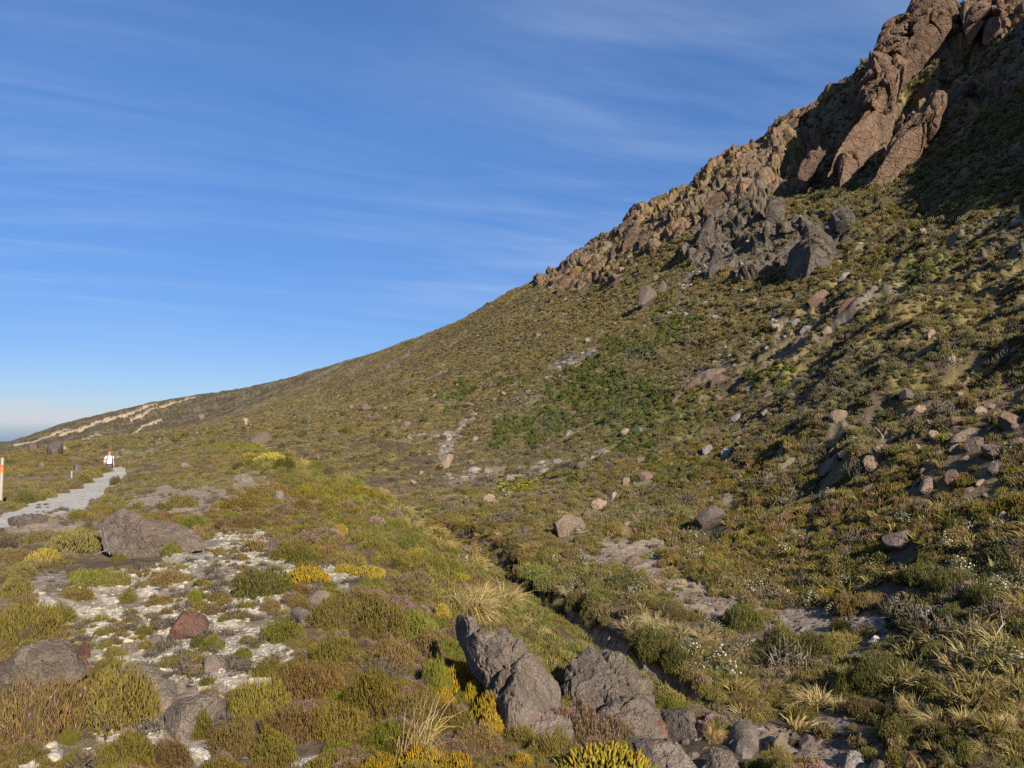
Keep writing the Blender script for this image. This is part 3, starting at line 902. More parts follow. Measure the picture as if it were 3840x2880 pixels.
FORE = [
    ('boulder', 'brown', C(0, 1400, K1, [(740, 1175), (880, 1180), (1000, 1150), (1080, 1118), (1180, 1150), (1300, 1200), (1400, 1240), (1540, 1270), (1660, 1320), (1745, 1395), (1720, 1450), (1640, 1480), (1500, 1570),
                                          (1380, 1610), (1200, 1570), (1080, 1570), (1000, 1500), (850, 1440), (830, 1360), (850, 1290), (760, 1240)]),
     'broad brown lava boulder humped beside the gravel path', dict(lie=0.12, thick=0.16, pits=0.035, n=260, rings=56, seed=2, prof=0.8, sq=0.86, cuts=3, fac=((0.5, 0.2, (1, 1, 0.7)), (0.2, 0.1, (1, 1, 0.7)), (0.08, 0.035, (1, 1, 1))))),
    ('boulder', 'lava', C(0, 2120, K2, [(-80, 790), (0, 770), (150, 690), (300, 655), (480, 648), (600, 688), (680, 800), (700, 860), (640, 905), (520, 930), (480, 1000), (400, 1035), (250, 1020), (100, 970), (-60, 960)]),
     'pitted grey lava boulder with black hollows and rusty streaks', dict(lie=0.25, thick=0.24, pits=0.04, n=220, rings=44, seed=3, prof=0.7, cuts=3)),
    ('stone', 'red', C(0, 2120, K2, [(600, 675), (660, 665), (750, 705), (760, 760), (730, 790), (670, 770), (620, 720)]), 'small brick-red stone propped against the pitted lava boulder', dict(lie=0.5, seed=4)),
    ('boulder', 'red', C(0, 2120, K2, [(1400, 395), (1450, 372), (1560, 398), (1680, 418), (1706, 470), (1692, 530), (1600, 572), (1510, 580), (1490, 640), (1420, 625), (1400, 560), (1420, 470)]),
     'red-brown broken boulder overhanging the white lichen', dict(lie=0.05, thick=0.5, seed=5, n=220, rings=44, back=0.3, prof=0.6, cuts=4, fac=((0.5, 0.2, (1, 1, 1)), (0.2, 0.09, (1, 1, 1)), (0.08, 0.03, (1, 1, 1))))),
    ('boulder', 'lava', C(0, 2120, K2, [(890, 900), (1000, 850), (1100, 785), (1200, 758), (1320, 768), (1335, 870), (1310, 940), (1420, 940), (1440, 1020), (1400, 1120), (1250, 1180), (1120, 1130), (1040, 990), (930, 940)]),
     'low grey lava slab streaked with lichen, in front of the red-brown boulder', dict(lie=0.3, thick=0.2, pits=0.03, n=200, rings=28, seed=6)),
    ('boulder', 'lava', C(0, 2120, K2, [(1260, 1160), (1400, 1100), (1550, 1085), (1750, 1078), (1830, 1130), (1890, 1230), (1880, 1340), (1760, 1395), (1650, 1440), (1480, 1425), (1400, 1440), (1200, 1435), (1135, 1400), (1230, 1330), (1270, 1240)]),
     'smooth grey lava boulder under heather sprigs, nearest the camera', dict(lie=0.2, thick=0.3, pits=0.022, n=180, rings=32, seed=7)),
    ('stone', 'brown', C(0, 2120, K2, [(1215, 600), (1260, 560), (1330, 560), (1340, 610), (1300, 645), (1220, 635)]), 'brown lava stone lying in the white lichen', dict(lie=0.4, seed=8)),
    ('stone', 'lava', C(0, 2120, K2, [(1000, 690), (1040, 640), (1110, 650), (1140, 700), (1120, 735), (1040, 730)]), 'rounded grey stone sunk in pale lichen', dict(lie=0.4, seed=9)),
    ('stone', 'lava', C(0, 2120, K2, [(1660, 790), (1720, 745), (1800, 750), (1850, 800), (1830, 850), (1740, 870), (1680, 850)]), 'flat grey stone in lichen crust beside a green sprig', dict(lie=0.6, seed=10)),
    ('stone', 'brown', C(960, 2120, K2, [(385, 265), (420, 200), (500, 190), (590, 175), (605, 250), (570, 290), (480, 320), (410, 320)]), 'dark brown lava stone with a sharp top among heather', dict(lie=0.3, seed=11)),
    ('stone', 'brown', C(960, 2120, K2, [(265, 400), (330, 382), (400, 400), (450, 450), (465, 520), (430, 545), (380, 510), (330, 450)]), 'dark flat stone leaning behind a round heather cushion', dict(lie=0.5, seed=12)),
    ('boulder', 'lava', [(1680, 2352), (1720, 2330), (1760, 2338), (1790, 2378), (1850, 2390), (1900, 2400), (1955, 2415), (1975, 2440), (2030, 2500), (2040, 2530), (2110, 2570), (2122, 2660), (2118, 2730), (2050, 2775), (1960, 2785),
                         (1880, 2740), (1845, 2640), (1815, 2550), (1750, 2480), (1735, 2420)], 'big rough grey lava outcrop with a brick-red patch, at the bank edge', dict(lie=0.12, thick=0.24, pits=0.035, n=260, rings=56, seed=13, prof=0.6, cuts=2)),
    ('boulder', 'lava', [(2115, 2575), (2135, 2512), (2200, 2470), (2270, 2453), (2330, 2462), (2362, 2510), (2400, 2550), (2442, 2580), (2447, 2660), (2490, 2690), (2500, 2730), (2420, 2760), (2330, 2720), (2250, 2660), (2150, 2630)],
     'grey and rust-red lava outcrop behind the pink heather', dict(lie=0.08, thick=0.26, pits=0.035, n=240, rings=50, seed=14, prof=0.6, cuts=2)),
    ('boulder', 'lava', [(2360, 2740), (2430, 2700), (2500, 2720), (2590, 2780), (2640, 2890), (2600, 2990), (2480, 2960), (2400, 2850)], 'lichen-flecked lava ledge sloping down into the gully', dict(lie=0.3, thick=0.3, pits=0.028, n=140, rings=28, seed=15)),
    ('boulder', 'brown', [(2478, 2700), (2490, 2640), (2530, 2590), (2572, 2598), (2600, 2680), (2618, 2780), (2590, 2810), (2530, 2780)], 'steep brown lava block standing in the gully', dict(lie=0.15, thick=0.4, pits=0.03, n=120, rings=26, seed=16)),
    ('boulder', 'lava', C(1920, 2120, K2, [(1790, 1360), (1850, 1312), (1945, 1310), (2008, 1365), (2014, 1450), (1965, 1550), (1890, 1572), (1825, 1540), (1795, 1450)]), 'round grey boulder like a ball on the gully floor', dict(lie=0.1, thick=0.5, pits=0.015, n=110, rings=24, seed=17,
      cuts=0, fac=((0.8, 0.05, (1, 1, 1)), (0.2, 0.02, (1, 1, 1))))),
    ('boulder', 'brown', C(1920, 2120, K2, [(1500, 1510), (1600, 1458), (1700, 1500), (1810, 1565), (1870, 1700), (1700, 1750), (1580, 1640)]), 'purplish lava boulder cut off by the bottom of the gully', dict(lie=0.4, thick=0.4, pits=0.03, seed=18)),
    ('stone', 'lava', C(1920, 2120, K2, [(1075, 905), (1130, 885), (1190, 910), (1205, 1000), (1160, 1060), (1090, 1000)]), 'grey gully stone tucked behind the rust-red outcrop', dict(lie=0.2, seed=19)),
    ('stone', 'lava', C(1920, 2120, K2, [(1325, 1000), (1370, 935), (1420, 945), (1415, 1010), (1350, 1040)]), 'small grey stone on the undercut gully bank', dict(lie=0.3, seed=20)),
    ('boulder', 'lava', C(2880, 2120, K2, [(0, 1420), (30, 1370), (100, 1350), (200, 1360), (210, 1440), (150, 1490), (40, 1500)]), 'rough grey boulder at the gully lip', dict(lie=0.3, seed=21)),
    ('boulder', 'dark', C(2880, 2120, K2, [(250, 1450), (290, 1380), (350, 1375), (410, 1420), (400, 1500), (330, 1520), (270, 1500)]), 'dark knobbly boulder between two grey gully boulders', dict(lie=0.2, seed=22)),
    ('boulder', 'lava', C(2880, 2120, K2, [(125, 1570), (190, 1510), (300, 1525), (400, 1580), (445, 1640), (400, 1720), (260, 1700), (160, 1630)]), 'lichen-grey boulder lowest in the gully', dict(lie=0.4, seed=23)),
    ('boulder', 'grey', C(2880, 2120, K2, [(515, 1540), (560, 1490), (640, 1460), (700, 1490), (790, 1600), (810, 1690), (700, 1720), (600, 1640)]), 'smooth grey wedge boulder beside fine gravel', dict(lie=0.35, seed=24)),
    ('boulder', 'lava', C(2880, 2120, K2, [(800, 1620), (850, 1560), (950, 1560), (1000, 1620), (960, 1720), (850, 1720)]), 'dark pitted lava boulder with white crust', dict(lie=0.3, seed=25)),
    ('stone', 'rust', C(2880, 2120, K2, [(1595, 1470), (1610, 1420), (1660, 1425), (1710, 1465), (1715, 1500), (1640, 1510)]), 'pinkish stone alone among dry grass tufts', dict(lie=0.2, seed=26)),
    ('stone', 'white', C(2880, 2120, K2, [(800, 610), (830, 588), (900, 592), (930, 640), (910, 662), (860, 630)]), 'chalk-white stone among dark heather', dict(lie=0.3, seed=27)),
    ('stone', 'lava', C(2880, 2120, K2, [(735, 440), (755, 405), (785, 420), (800, 450), (760, 465)]), 'pointed grey stone at the far end of the gravel', dict(lie=0.2, seed=28)),
    ('boulder', 'lava', C(960, 1400, K1, [(130, 1050), (170, 1012), (220, 1015), (242, 1060), (220, 1095), (160, 1085)]), 'smooth grey stone between heather on the bank top', dict(lie=0.2, seed=29)),
    ('stone', 'brown', C(0, 1400, K1, [(0, 1310), (80, 1240), (180, 1180), (270, 1180), (340, 1220), (400, 1260), (380, 1330), (250, 1350), (100, 1350), (0, 1350)]), 'low brown earth-coloured rock by the near end of the path', dict(lie=0.5, thick=0.08, pits=0.03, seed=30)),
    ('boulder', 'lava', [(1850, 2690), (1930, 2650), (2050, 2620), (2140, 2620), (2170, 2690), (2140, 2780), (2060, 2820), (1950, 2800)], 'low grey lava shelf under the big rough outcrop', dict(lie=0.35, thick=0.26, pits=0.03, n=180, rings=36, seed=35, cuts=2)),
    ('boulder', 'lava', [(2230, 2700), (2330, 2640), (2440, 2630), (2500, 2700), (2500, 2770), (2400, 2790), (2280, 2780)], 'low rusty lava shelf in front of the rust-red outcrop', dict(lie=0.35, thick=0.26, pits=0.03, n=180, rings=36, seed=36, cuts=2)),
    ('stone', 'white', C(960, 2120, K2, [(370, 1600), (430, 1545), (500, 1560), (540, 1600), (480, 1650), (400, 1700), (340, 1680)]), 'cream lichen-covered stone among heather sprigs', dict(lie=0.7, seed=31)),
    ('stone', 'white', C(0, 2120, K2, [(1530, 1560), (1590, 1500), (1660, 1510), (1720, 1530), (1720, 1600), (1640, 1650), (1590, 1590)]), 'cream lichen-covered stone in front of the smooth grey boulder', dict(lie=0.7, seed=32)),
]
for nm, k, poly, lab, kw in FORE:
    lab = lab.replace(', nearest the camera', ' on the near slope')
    pc = np.mean(poly, 0)
    o = rock(nm, [tuple(pc + (np.array(q) - pc) * 1.07) for q in poly], ROCK[k], **kw)
    tag(o, lab, 'rock' if nm == 'stone' else 'boulder')
    a = np.array(poly)
    LAND.append((a[:, 0].mean(), a[:, 1].mean(), lab))

# boulders lying on the hillside and the valley floor: seen boxes (crop, x0, y0, x1, y1), stone, tilt, slab, words
c6, c7, c8, d2, d3 = (2880, 1400), (1920, 1400), (960, 1400), (2880, 700), (1920, 700)
HILL = [
    (c7, 340, 1220, 640, 1410, 'tan', -10, 0.8, 'big two-faced tan boulder on the valley floor'),
    (c7, 670, 1070, 830, 1180, 'tan', 0, 0.8, 'tan boulder with a notch, upper one of a pair'),
    (c7, 570, 1170, 730, 1250, 'rust', 10, 0.7, 'split rusty boulder just below the notched tan one'),
    (c7, 950, 890, 1040, 980, 'tan', 40, 0.7, 'pointed tan boulder leaning on a ribbed rusty one'),
    (c7, 1060, 830, 1250, 940, 'rust', 5, 0.7, 'ribbed rusty boulder with deep grooves'),
    (c7, 1550, 1160, 1840, 1350, 'dark', 10, 0.7, 'big dark domed boulder with a long shadow, lower hillside'),
    (c7, 1810, 990, 1900, 1110, 'tan', 55, 0.4, 'narrow pale slab standing on end'),
    (c7, 1800, 615, 1940, 740, 'grey', 40, 0.55, 'blue-grey pointed slab above dark bushes'),
    (c7, 1510, 655, 1590, 710, 'grey', 20, 0.6, 'pale grey stone among green bushes'),
    (c7, 420, 475, 550, 570, 'grey', 20, 0.6, 'blue-grey square boulder at the edge of a green patch'),
    (c7, 510, 760, 660, 850, 'dark', 35, 0.5, 'dark lying boulder at the foot of the slope'),
    (c7, 925, 480, 1015, 550, 'tan', 35, 0.5, 'tan slab in the middle of the green slope'),
    (c7, 1080, 460, 1140, 510, 'grey', 30, 0.7, 'small grey stone above the tan slab on the green slope'),
    (c7, 80, 1310, 150, 1390, 'dark', 0, 0.9, 'small dark rounded stone on the valley floor'),
    (c7, 945, 1570, 1120, 1665, 'rust', 5, 0.7, 'rounded reddish boulder at the edge of the gravel'),
    (c7, 1360, 150, 1500, 270, 'dark', 45, 0.35, 'long dark slab, lower of two pointing up the slope'),
    (c7, 1480, 40, 1640, 160, 'rust', 38, 0.35, 'long rusty slab, upper of two pointing up the slope'),
    (c7, 1690, -10, 1870, 110, 'rust', 35, 0.5, 'rusty angular block at the head of the stone trail'),
    (c7, 1940, 400, 2090, 500, 'rust', 38, 0.16, 'thin rusty blade of rock in the dry grass'),
    (c7, 840, 1020, 930, 1110, 'tan', 20, 0.8, 'small tan stone above the notched tan boulder'),
    (c7, 1070, 700, 1150, 780, 'dark', 40, 0.8, 'small dark stone under green bushes'),
    (c7, 1350, 765, 1405, 812, 'tan', 30, 0.8, 'little tan stone below green bushes'),
    (c6, 1240, 270, 1370, 400, 'tan', 60, 0.7, 'upright tan boulder, tallest of the upper stone group'),
    (c6, 1360, 390, 1430, 480, 'tan', 120, 0.6, 'tan wedge below the upright tan boulder'),
    (c6, 1140, 335, 1230, 390, 'rust', 0, 0.8, 'rusty stone beside the upright tan boulder'),
    (c6, 920, 450, 1020, 590, 'tan', 125, 0.3, 'thin tilted tan slab above a deep black shadow'),
    (c6, 985, 445, 1080, 530, 'tan', 10, 0.8, 'blocky tan stone touching the thin tilted slab'),
    (c6, 870, 615, 1010, 725, 'tan', 40, 0.8, 'square tan block with a dark side below the tilted slab'),
    (c6, 440, 720, 620, 920, 'tan', 50, 0.3, 'long tilted tan slab half buried by bushes'),
    (c6, 1560, 415, 1940, 620, 'tan', 27, 0.32, 'very long pale slab with an orange end'),
    (c6, 1690, 530, 1870, 680, 'dark', 10, 0.8, 'dark red boulder under the very long pale slab'),
    (c6, 1830, 580, 2040, 750, 'dark', -35, 0.6, 'dark ridged boulder downhill of the dark red one'),
    (c6, 1650, 680, 1740, 790, 'tan', 60, 0.6, 'tan slab propped below the grey angular stone'),
    (c6, 1560, 610, 1700, 710, 'grey', 10, 0.7, 'grey angular stone at the low end of the long slab'),
    (c6, 1380, 490, 1500, 610, 'tan', -40, 0.6, 'crumbling tan rock in front of the long slab'),
    (c6, 1900, 310, 2010, 410, 'tan', 30, 0.8, 'tan block above the orange end of the long slab'),
    (c6, 1890, 250, 1990, 320, 'tan', 10, 0.7, 'small tan block, topmost above the long slab'),
    (c6, 1960, 310, 2230, 480, 'rust', 10, 0.7, 'big rusty shattered boulder uphill of the long slab'),
    (c6, 2090, 420, 2170, 500, 'rust', 50, 0.8, 'rusty pyramid stone below the shattered boulder'),
    (c6, 1350, 740, 1440, 810, 'tan', 0, 0.85, 'small pale rounded stone above the tilted column slab'),
    (c6, 1280, 810, 1390, 890, 'rust', 30, 0.7, 'rusty stone beside the tilted column slab'),
    (c6, 1270, 840, 1480, 1090, 'tan', 52, 0.35, 'tilted column slab of pale stone'),
    (c6, 1510, 830, 1680, 980, 'rust', -20, 0.8, 'rounded reddish boulder next to the tilted column slab'),
    (c6, 970, 1300, 1330, 1540, 'dark', 15, 0.7, 'largest dark red boulder on the near slope, pale on top'),
    (c6, 540, 1310, 660, 1370, 'rust', 10, 0.6, 'flat rusty stone, larger of a pair in low scrub'),
    (c6, 670, 1260, 750, 1330, 'dark', 30, 0.8, 'dark stone, smaller of a pair in low scrub'),
    (c6, 2120, 60, 2230, 200, 'tan', 40, 0.6, 'tan boulder half out of the picture above the shattered one'),
    (c6, 2090, 550, 2230, 670, 'rust', 10, 0.8, 'rounded brown boulder beyond the dark ridged one'),
    (c6, 1430, 1090, 1460, 1115, 'white', 0, 0.7, 'tiny white stone below the tilted column slab'),
    (c6, 1400, 1170, 1460, 1215, 'tan', 20, 0.6, 'tiny tan stone in dark scrub under the column slab'),
    (c8, 890, 245, 1005, 320, 'rust', 10, 0.8, 'purple-brown boulder high on the smooth slope'),
    (c8, 800, 265, 842, 305, 'rust', 0, 0.8, 'small stone beside the purple-brown boulder'),
    (c8, 655, 500, 720, 560, 'rust', 10, 0.9, 'lone reddish boulder on the smooth grassy slope'),
    (c8, 1230, 408, 1340, 478, 'rust', 15, 0.5, 'reddish slab in mid-slope grass'),
    (c8, 1780, 238, 1900, 305, 'rust', 30, 0.35, 'reddish leaning slab under a grey stone run'),
    (c8, 1580, 675, 1715, 835, 'tan', 55, 0.45, 'tall tan slab lying up the slope foot'),
    (c8, 1820, 735, 1890, 790, 'rust', 0, 0.8, 'square brown stone near the tall tan slab'),
    (c8, 1850, 540, 1925, 608, 'tan', 40, 0.5, 'tan slab uphill of the square brown stone'),
    (c8, 1910, 1040, 2072, 1122, 'tan', 15, 0.5, 'low pinkish tan boulder on the flat'),
    (c8, 1330, 918, 1395, 958, 'tan', 0, 0.7, 'small pink stone on the flat beyond the gully'),
    (c8, 1840, 870, 1922, 922, 'grey', 0, 0.6, 'low grey stone at the slope foot'),
    (c8, 510, 712, 562, 752, 'rust', 0, 0.8, 'small reddish stone where slope and bank meet'),
    (c8, 1380, 305, 1462, 335, 'dark', 10, 0.4, 'thin dark ledge stone in the grass'),
    (c8, 1490, 230, 1575, 280, 'dark', 25, 0.4, 'dark lying stone uphill of the thin ledge stone'),
    (c8, 1070, 285, 1135, 325, 'rust', 15, 0.6, 'reddish stone downhill of the purple-brown boulder'),
    (d2, 340, 890, 550, 1055, 'rust', 35, 0.6, 'bright rust-red boulder below the dark cliff'),
    (d2, 605, 920, 775, 1075, 'rust', 45, 0.35, 'striped rusty slab beside the bright rust-red boulder'),
    (d2, 590, 740, 710, 870, 'grey', 45, 0.6, 'grey tilted stone at the foot of the dark cliff'),
    (d2, 1300, 368, 1385, 412, 'tan', 5, 0.6, 'flat tan stone high on the steep grass'),
    (d2, 1255, 468, 1335, 498, 'tan', 5, 0.5, 'thin tan stone just below the flat tan one'),
    (d2, 160, 1140, 275, 1225, 'grey', 20, 0.7, 'grey angular block in the stone trail'),
    (d2, 195, 1275, 325, 1395, 'rust', 42, 0.4, 'red-brown slab below the stone trail'),
    (d2, 1535, 1440, 1640, 1570, 'tan', 110, 0.7, 'cream upright boulder with a smaller one at its side'),
    (d2, 1640, 1462, 1690, 1552, 'tan', 100, 0.6, 'slim cream stone leaning by the cream upright boulder'),
    (d2, 1820, 1485, 1952, 1562, 'tan', 0, 0.8, 'oval tan boulder on the steep slope'),
    (d2, 1735, 1580, 1800, 1640, 'tan', 40, 0.6, 'small tan slab below the oval tan boulder'),
    (d2, 1820, 848, 1955, 932, 'rust', 30, 0.5, 'rusty slab high on the shaded slope'),
    (d2, 2135, 938, 2240, 1015, 'tan', 20, 0.6, 'tan block at the top of the dark hollow'),
    (d2, 2095, 1345, 2195, 1455, 'tan', 50, 0.35, 'slanting tan blade near the oval boulder'),
    (d2, 2030, 1348, 2110, 1425, 'tan', 20, 0.8, 'pale knob of stone beside the slanting blade'),
    (d2, 1895, 985, 2000, 1045, 'rust', 20, 0.6, 'brown stone below the rusty slab on the shaded slope'),
    (d3, 1085, 845, 1262, 1052, 'dark', 65, 0.75, 'huge egg-shaped boulder perched below the crags'),
    (d3, 1262, 790, 1350, 925, 'dark', 65, 0.6, 'dark upright rock behind the egg-shaped boulder'),
    (d3, 1205, 750, 1275, 835, 'dark', 60, 0.7, 'dark block uphill of the egg-shaped boulder'),
    (d3, 600, 1300, 705, 1372, 'tan', 30, 0.5, 'tan slab in the grey stone run on the slope'),
    (d3, 185, 1265, 250, 1310, 'rust', 20, 0.6, 'small pinkish stone on the open slope'),
    (d3, 865, 770, 1000, 865, 'dark', 30, 0.5, 'jagged dark outcrop uphill of the green hollow'),
    (d3, 890, 690, 975, 770, 'rust', 50, 0.6, 'rusty outcrop block on the skyline slope'),
    (d3, 1045, 655, 1100, 715, 'rust', 60, 0.8, 'small rusty outcrop knob in the upper grass'),
    (d3, 415, 960, 500, 990, 'tan', 10, 0.5, 'flat stone at the foot of the red crag'),
    (d3, 1595, 1570, 1900, 1670, 'rust', 27, 0.3, 'long rusty slab breaking out of the green slope'),
    (c8, -60, 540, 180, 620, 'brown', 5, 0.5, 'purple-brown rubble mound on the bank crest'),
    ((0, 1400), 1700, 360, 1775, 410, 'brown', 10, 0.8, 'dark stone alone on the far grass slope'),
    ((0, 1400), 310, 770, 395, 825, 'brown', 0, 0.8, 'brown rock hummock on the knoll beyond the path'),
    ((0, 1400), 635, 790, 720, 845, 'brown', 0, 0.8, 'brown rock hummock closest to the short stake'),
    ((0, 1400), 400, 650, 550, 705, 'dark', 0, 0.6, 'dark rock rib on top of the far knoll'),
    ((0, 1400), 240, 620, 340, 660, 'dark', 0, 0.6, 'dark rock on the skyline of the far knoll'),
    ((0, 1400), 1530, 770, 1640, 825, 'grey', 0, 0.6, 'pale lichened rock on the bank crest'),
]
for i, (cr, x0, y0, x1, y1, k, tl, slab, lab) in enumerate(HILL):
    kk = K1
    bb = (cr[0] + x0 * kk, cr[1] + y0 * kk, cr[0] + x1 * kk, cr[1] + y1 * kk)
    w, h = bb[2] - bb[0], bb[3] - bb[1]
    big = max(w, h) > 70
    o = rock('boulder', boulder_outline(bb, tl, 100 + i, slab), ROCK[k], lie=0.05, n=72 if big else 40, rings=16 if big else 9, thick=0.5, seed=50 + i,
             fac=((0.7, 0.2, (1, 1, 1)), (0.28, 0.06, (1, 1, 1)), (0.1, 0.02, (1, 1, 1))) if big else ((0.6, 0.18, (1, 1, 1)), (0.2, 0.06, (1, 1, 1))))
    tag(o, lab, 'boulder')
    LAND.append(((bb[0] + bb[2]) / 2, (bb[1] + bb[3]) / 2, lab))

KC = 960 / 2212
CRAGS = [   # outline, stone, depth at foot / top (None: from the ground), swelling, words
    ('crag', 'crag', C(2880, 0, KC, [(905, 400), (985, 190), (1050, 130), (1140, 108), (1160, 130), (1240, -20), (1300, -160), (1610, -110), (1610, 0), (1650, 40), (1690, 220), (1730, 320), (1600, 380), (1545, 455), (1490, 560), (1480, 680), (1370, 685),
                            (1300, 720), (1230, 590), (1190, 530), (1110, 470), (1030, 440), (960, 470)]), 196, 215, 0.3, 'towering sunlit brown crag at the top of the ridge'),
    ('crag', 'crag', C(2880, 0, KC, [(880, 430), (1000, 440), (1110, 480), (1210, 555), (1190, 680), (1160, 760), (1130, 900), (1110, 960), (1080, 1110), (1030, 1225), (900, 1270), (840, 1300), (800, 1330), (720, 1340), (640, 1330), (605, 1370), (640, 1240), (690, 1150), (770, 1080),
                            (790, 995), (745, 975), (775, 860), (755, 760), (800, 680), (870, 560)]), 172, 198, 0.34, 'long smooth brown buttress running down from the ridge crag'),
    ('crag', 'crag', C(2880, 0, KC, [(600, 1345), (680, 1320), (800, 1310), (850, 1330), (870, 1420), (800, 1480), (760, 1540), (690, 1590), (620, 1580), (600, 1480)]), 163, 172, 0.45, 'reddish stub of rock at the foot of the long buttress'),
    ('crag', 'crag', C(2880, 0, KC, [(1660, 60), (1750, 0), (1800, -80), (2100, -100), (2190, 60), (2205, 170), (2150, 240), (2060, 290), (1960, 310), (1860, 310), (1845, 240), (1780, 230), (1720, 300), (1690, 210)]), 200, 216, 0.3, 'broad orange-brown cliff beside the towering crag'),
    ('crag', 'crag', C(2880, 0, KC, [(1770, 245), (1830, 240), (1860, 330), (1830, 430), (1760, 475), (1680, 492), (1720, 440), (1740, 340)]), 190, 200, 0.4, 'small sunlit pinnacle below the orange-brown cliff'),
    ('crag', 'crag', C(2880, 0, KC, [(1350, 950), (1400, 880), (1450, 812), (1510, 820), (1540, 860), (1530, 960), (1490, 1050), (1480, 1130), (1400, 1230), (1370, 1260), (1300, 1390), (1170, 1480), (1090, 1540), (1010, 1625), (960, 1600), (960, 1480), (1000, 1350), (1030, 1210),
                            (1130, 1120), (1190, 1080), (1240, 1000), (1310, 985)]), 150, 172, 0.34, 'knobbly brown rock rib, lower of the two long buttresses'),
    ('crag', 'crag', C(2880, 0, KC, [(1535, 870), (1560, 800), (1650, 780), (1750, 735), (1800, 755), (1750, 840), (1640, 950), (1540, 985)]), 163, 175, 0.35, 'leaning blade of brown rock at the head of the knobbly rib'),
    ('crag', 'crag', C(2880, 0, KC, [(1540, 1120), (1560, 1050), (1640, 1010), (1720, 985), (1700, 1060), (1620, 1130)]), 152, 160, 0.35, 'small rusty outcrop with grass on top, beside the knobbly rib'),
    ('crag', 'crag', C(2880, 0, KC, [(300, 1370), (350, 1310), (380, 1285), (430, 1290), (445, 1250), (465, 1270), (470, 1290), (520, 1290), (500, 1360), (470, 1400), (400, 1480), (330, 1515), (260, 1500), (250, 1440)]), 176, 186, 0.4, 'cluster of square brown pillars under the shaded gully'),
    ('crag', 'crag', C(2880, 0, KC, [(518, 1360), (555, 1330), (597, 1335), (590, 1400), (550, 1450), (520, 1430)]), 170, 175, 0.4, 'single square block between the pillars and the long buttress'),
    ('crag', 'crag', C(2880, 0, KC, [(465, 1480), (500, 1450), (560, 1460), (540, 1560), (480, 1590), (450, 1560)]), 166, 170, 0.4, 'rounded brown stub below the square pillars'),
    ('crag', 'crag', C(2880, 0, KC, [(50, 1150), (65, 1060), (130, 1032), (200, 1048), (250, 1040), (265, 1000), (330, 960), (430, 950), (480, 905), (440, 970), (380, 1060), (260, 1110), (140, 1160), (80, 1200)]), 222, 240, 0.3, 'rough rock shoulder on the skyline before the shaded gully'),
    ('crag', 'crag_dark', C(2880, 700, KC, [(270, 490), (330, 350), (430, 330), (480, 400), (560, 470), (605, 590), (555, 695), (440, 760), (385, 830), (260, 915), (170, 890), (115, 800), (80, 680), (160, 560)]), 118, 140, 0.34, 'big dark overhanging cliff face in mid-slope'),
    ('crag', 'crag_dark', C(2880, 700, KC, [(0, 90), (60, 30), (130, 70), (155, 160), (140, 270), (60, 315), (0, 320), (-30, 200)]), 150, 166, 0.4, 'dark upright fluted rock above the big dark cliff'),
    ('crag', 'crag_dark', C(2880, 700, KC, [(540, 230), (600, 160), (700, 170), (760, 260), (740, 380), (640, 420), (560, 350)]), 138, 152, 0.3, 'dark broken rock wall uphill of the big dark cliff'),
    ('crag', 'crag', C(1920, 700, KC, [(1640, 210), (1680, 140), (1740, 60), (1830, 40), (1870, 100), (1800, 170), (1720, 230), (1670, 270)]), 196, 208, 0.35, 'pale reddish dome of rock on the upper slope'),
    ('crag', 'crag_dark', C(1920, 700, KC, [(1560, 560), (1600, 420), (1680, 290), (1740, 240), (1760, 330), (1740, 430), (1700, 540), (1640, 600), (1580, 600)]), 172, 196, 0.3, 'long grey fluted rib below the pale reddish dome'),
    ('crag', 'crag_dark', C(1920, 700, KC, [(1690, 680), (1740, 560), (1800, 540), (1840, 640), (1850, 720), (1780, 790), (1710, 740)]), 152, 165, 0.36, 'dark stub at the lower end of the fluted rib'),
    ('crag', 'crag', C(1920, 700, KC, [(1390, 460), (1400, 380), (1450, 310), (1500, 300), (1510, 350), (1470, 430), (1420, 470)]), 205, 214, 0.4, 'upright reddish tooth of rock in the upper grass'),
    ('crag', 'crag', C(1920, 700, KC, [(980, 420), (1000, 380), (1060, 350), (1130, 360), (1140, 440), (1090, 490), (1080, 530), (1000, 560), (950, 540), (960, 470)]), 232, 246, 0.36, 'tall red-brown outcrop, larger of two side by side near the skyline'),
    ('crag', 'crag', C(1920, 700, KC, [(1100, 510), (1095, 440), (1150, 415), (1195, 430), (1180, 490), (1130, 520)]), 230, 238, 0.4, 'squat red-brown outcrop, smaller of two side by side near the skyline'),
    ('crag', 'crag', C(1920, 700, KC, [(850, 640), (845, 560), (880, 510), (930, 500), (925, 580), (880, 680), (820, 720), (790, 745), (800, 690)]), 226, 242, 0.36, 'red rock rib dropping from the tall outcrop'),
    ('crag', 'crag', C(1920, 700, KC, [(560, 830), (600, 760), (680, 700), (780, 635), (790, 680), (770, 760), (680, 820), (600, 860)]), 232, 250, 0.3, 'broad red crag face low on the ridge'),
    ('crag', 'crag', C(1920, 700, KC, [(380, 910), (400, 850), (450, 780), (540, 745), (560, 790), (520, 840), (460, 880), (420, 940)]), 236, 252, 0.3, 'lowest broken red crag along the ridge'),
    ('crag', 'crag', C(1920, 700, KC, [(280, 1010), (300, 960), (350, 920), (385, 890), (390, 930), (340, 980)]), 236, 244, 0.3, 'last thin red rib at the low end of the crags'),
    ('crag', 'crag', C(1920, 700, KC, [(570, 615), (580, 590), (640, 570), (700, 580), (740, 540), (780, 540), (760, 600), (680, 660), (600, 660)]), 262, 272, 0.3, 'jutting rock nose on the skyline'),
    ('crag', 'crag', C(1920, 700, KC, [(920, 360), (945, 320), (1000, 285), (1060, 260), (1080, 230), (1140, 240), (1120, 300), (1040, 340), (960, 380)]), 258, 266, 0.3, 'rough skyline rocks above the tall red-brown outcrop'),
]
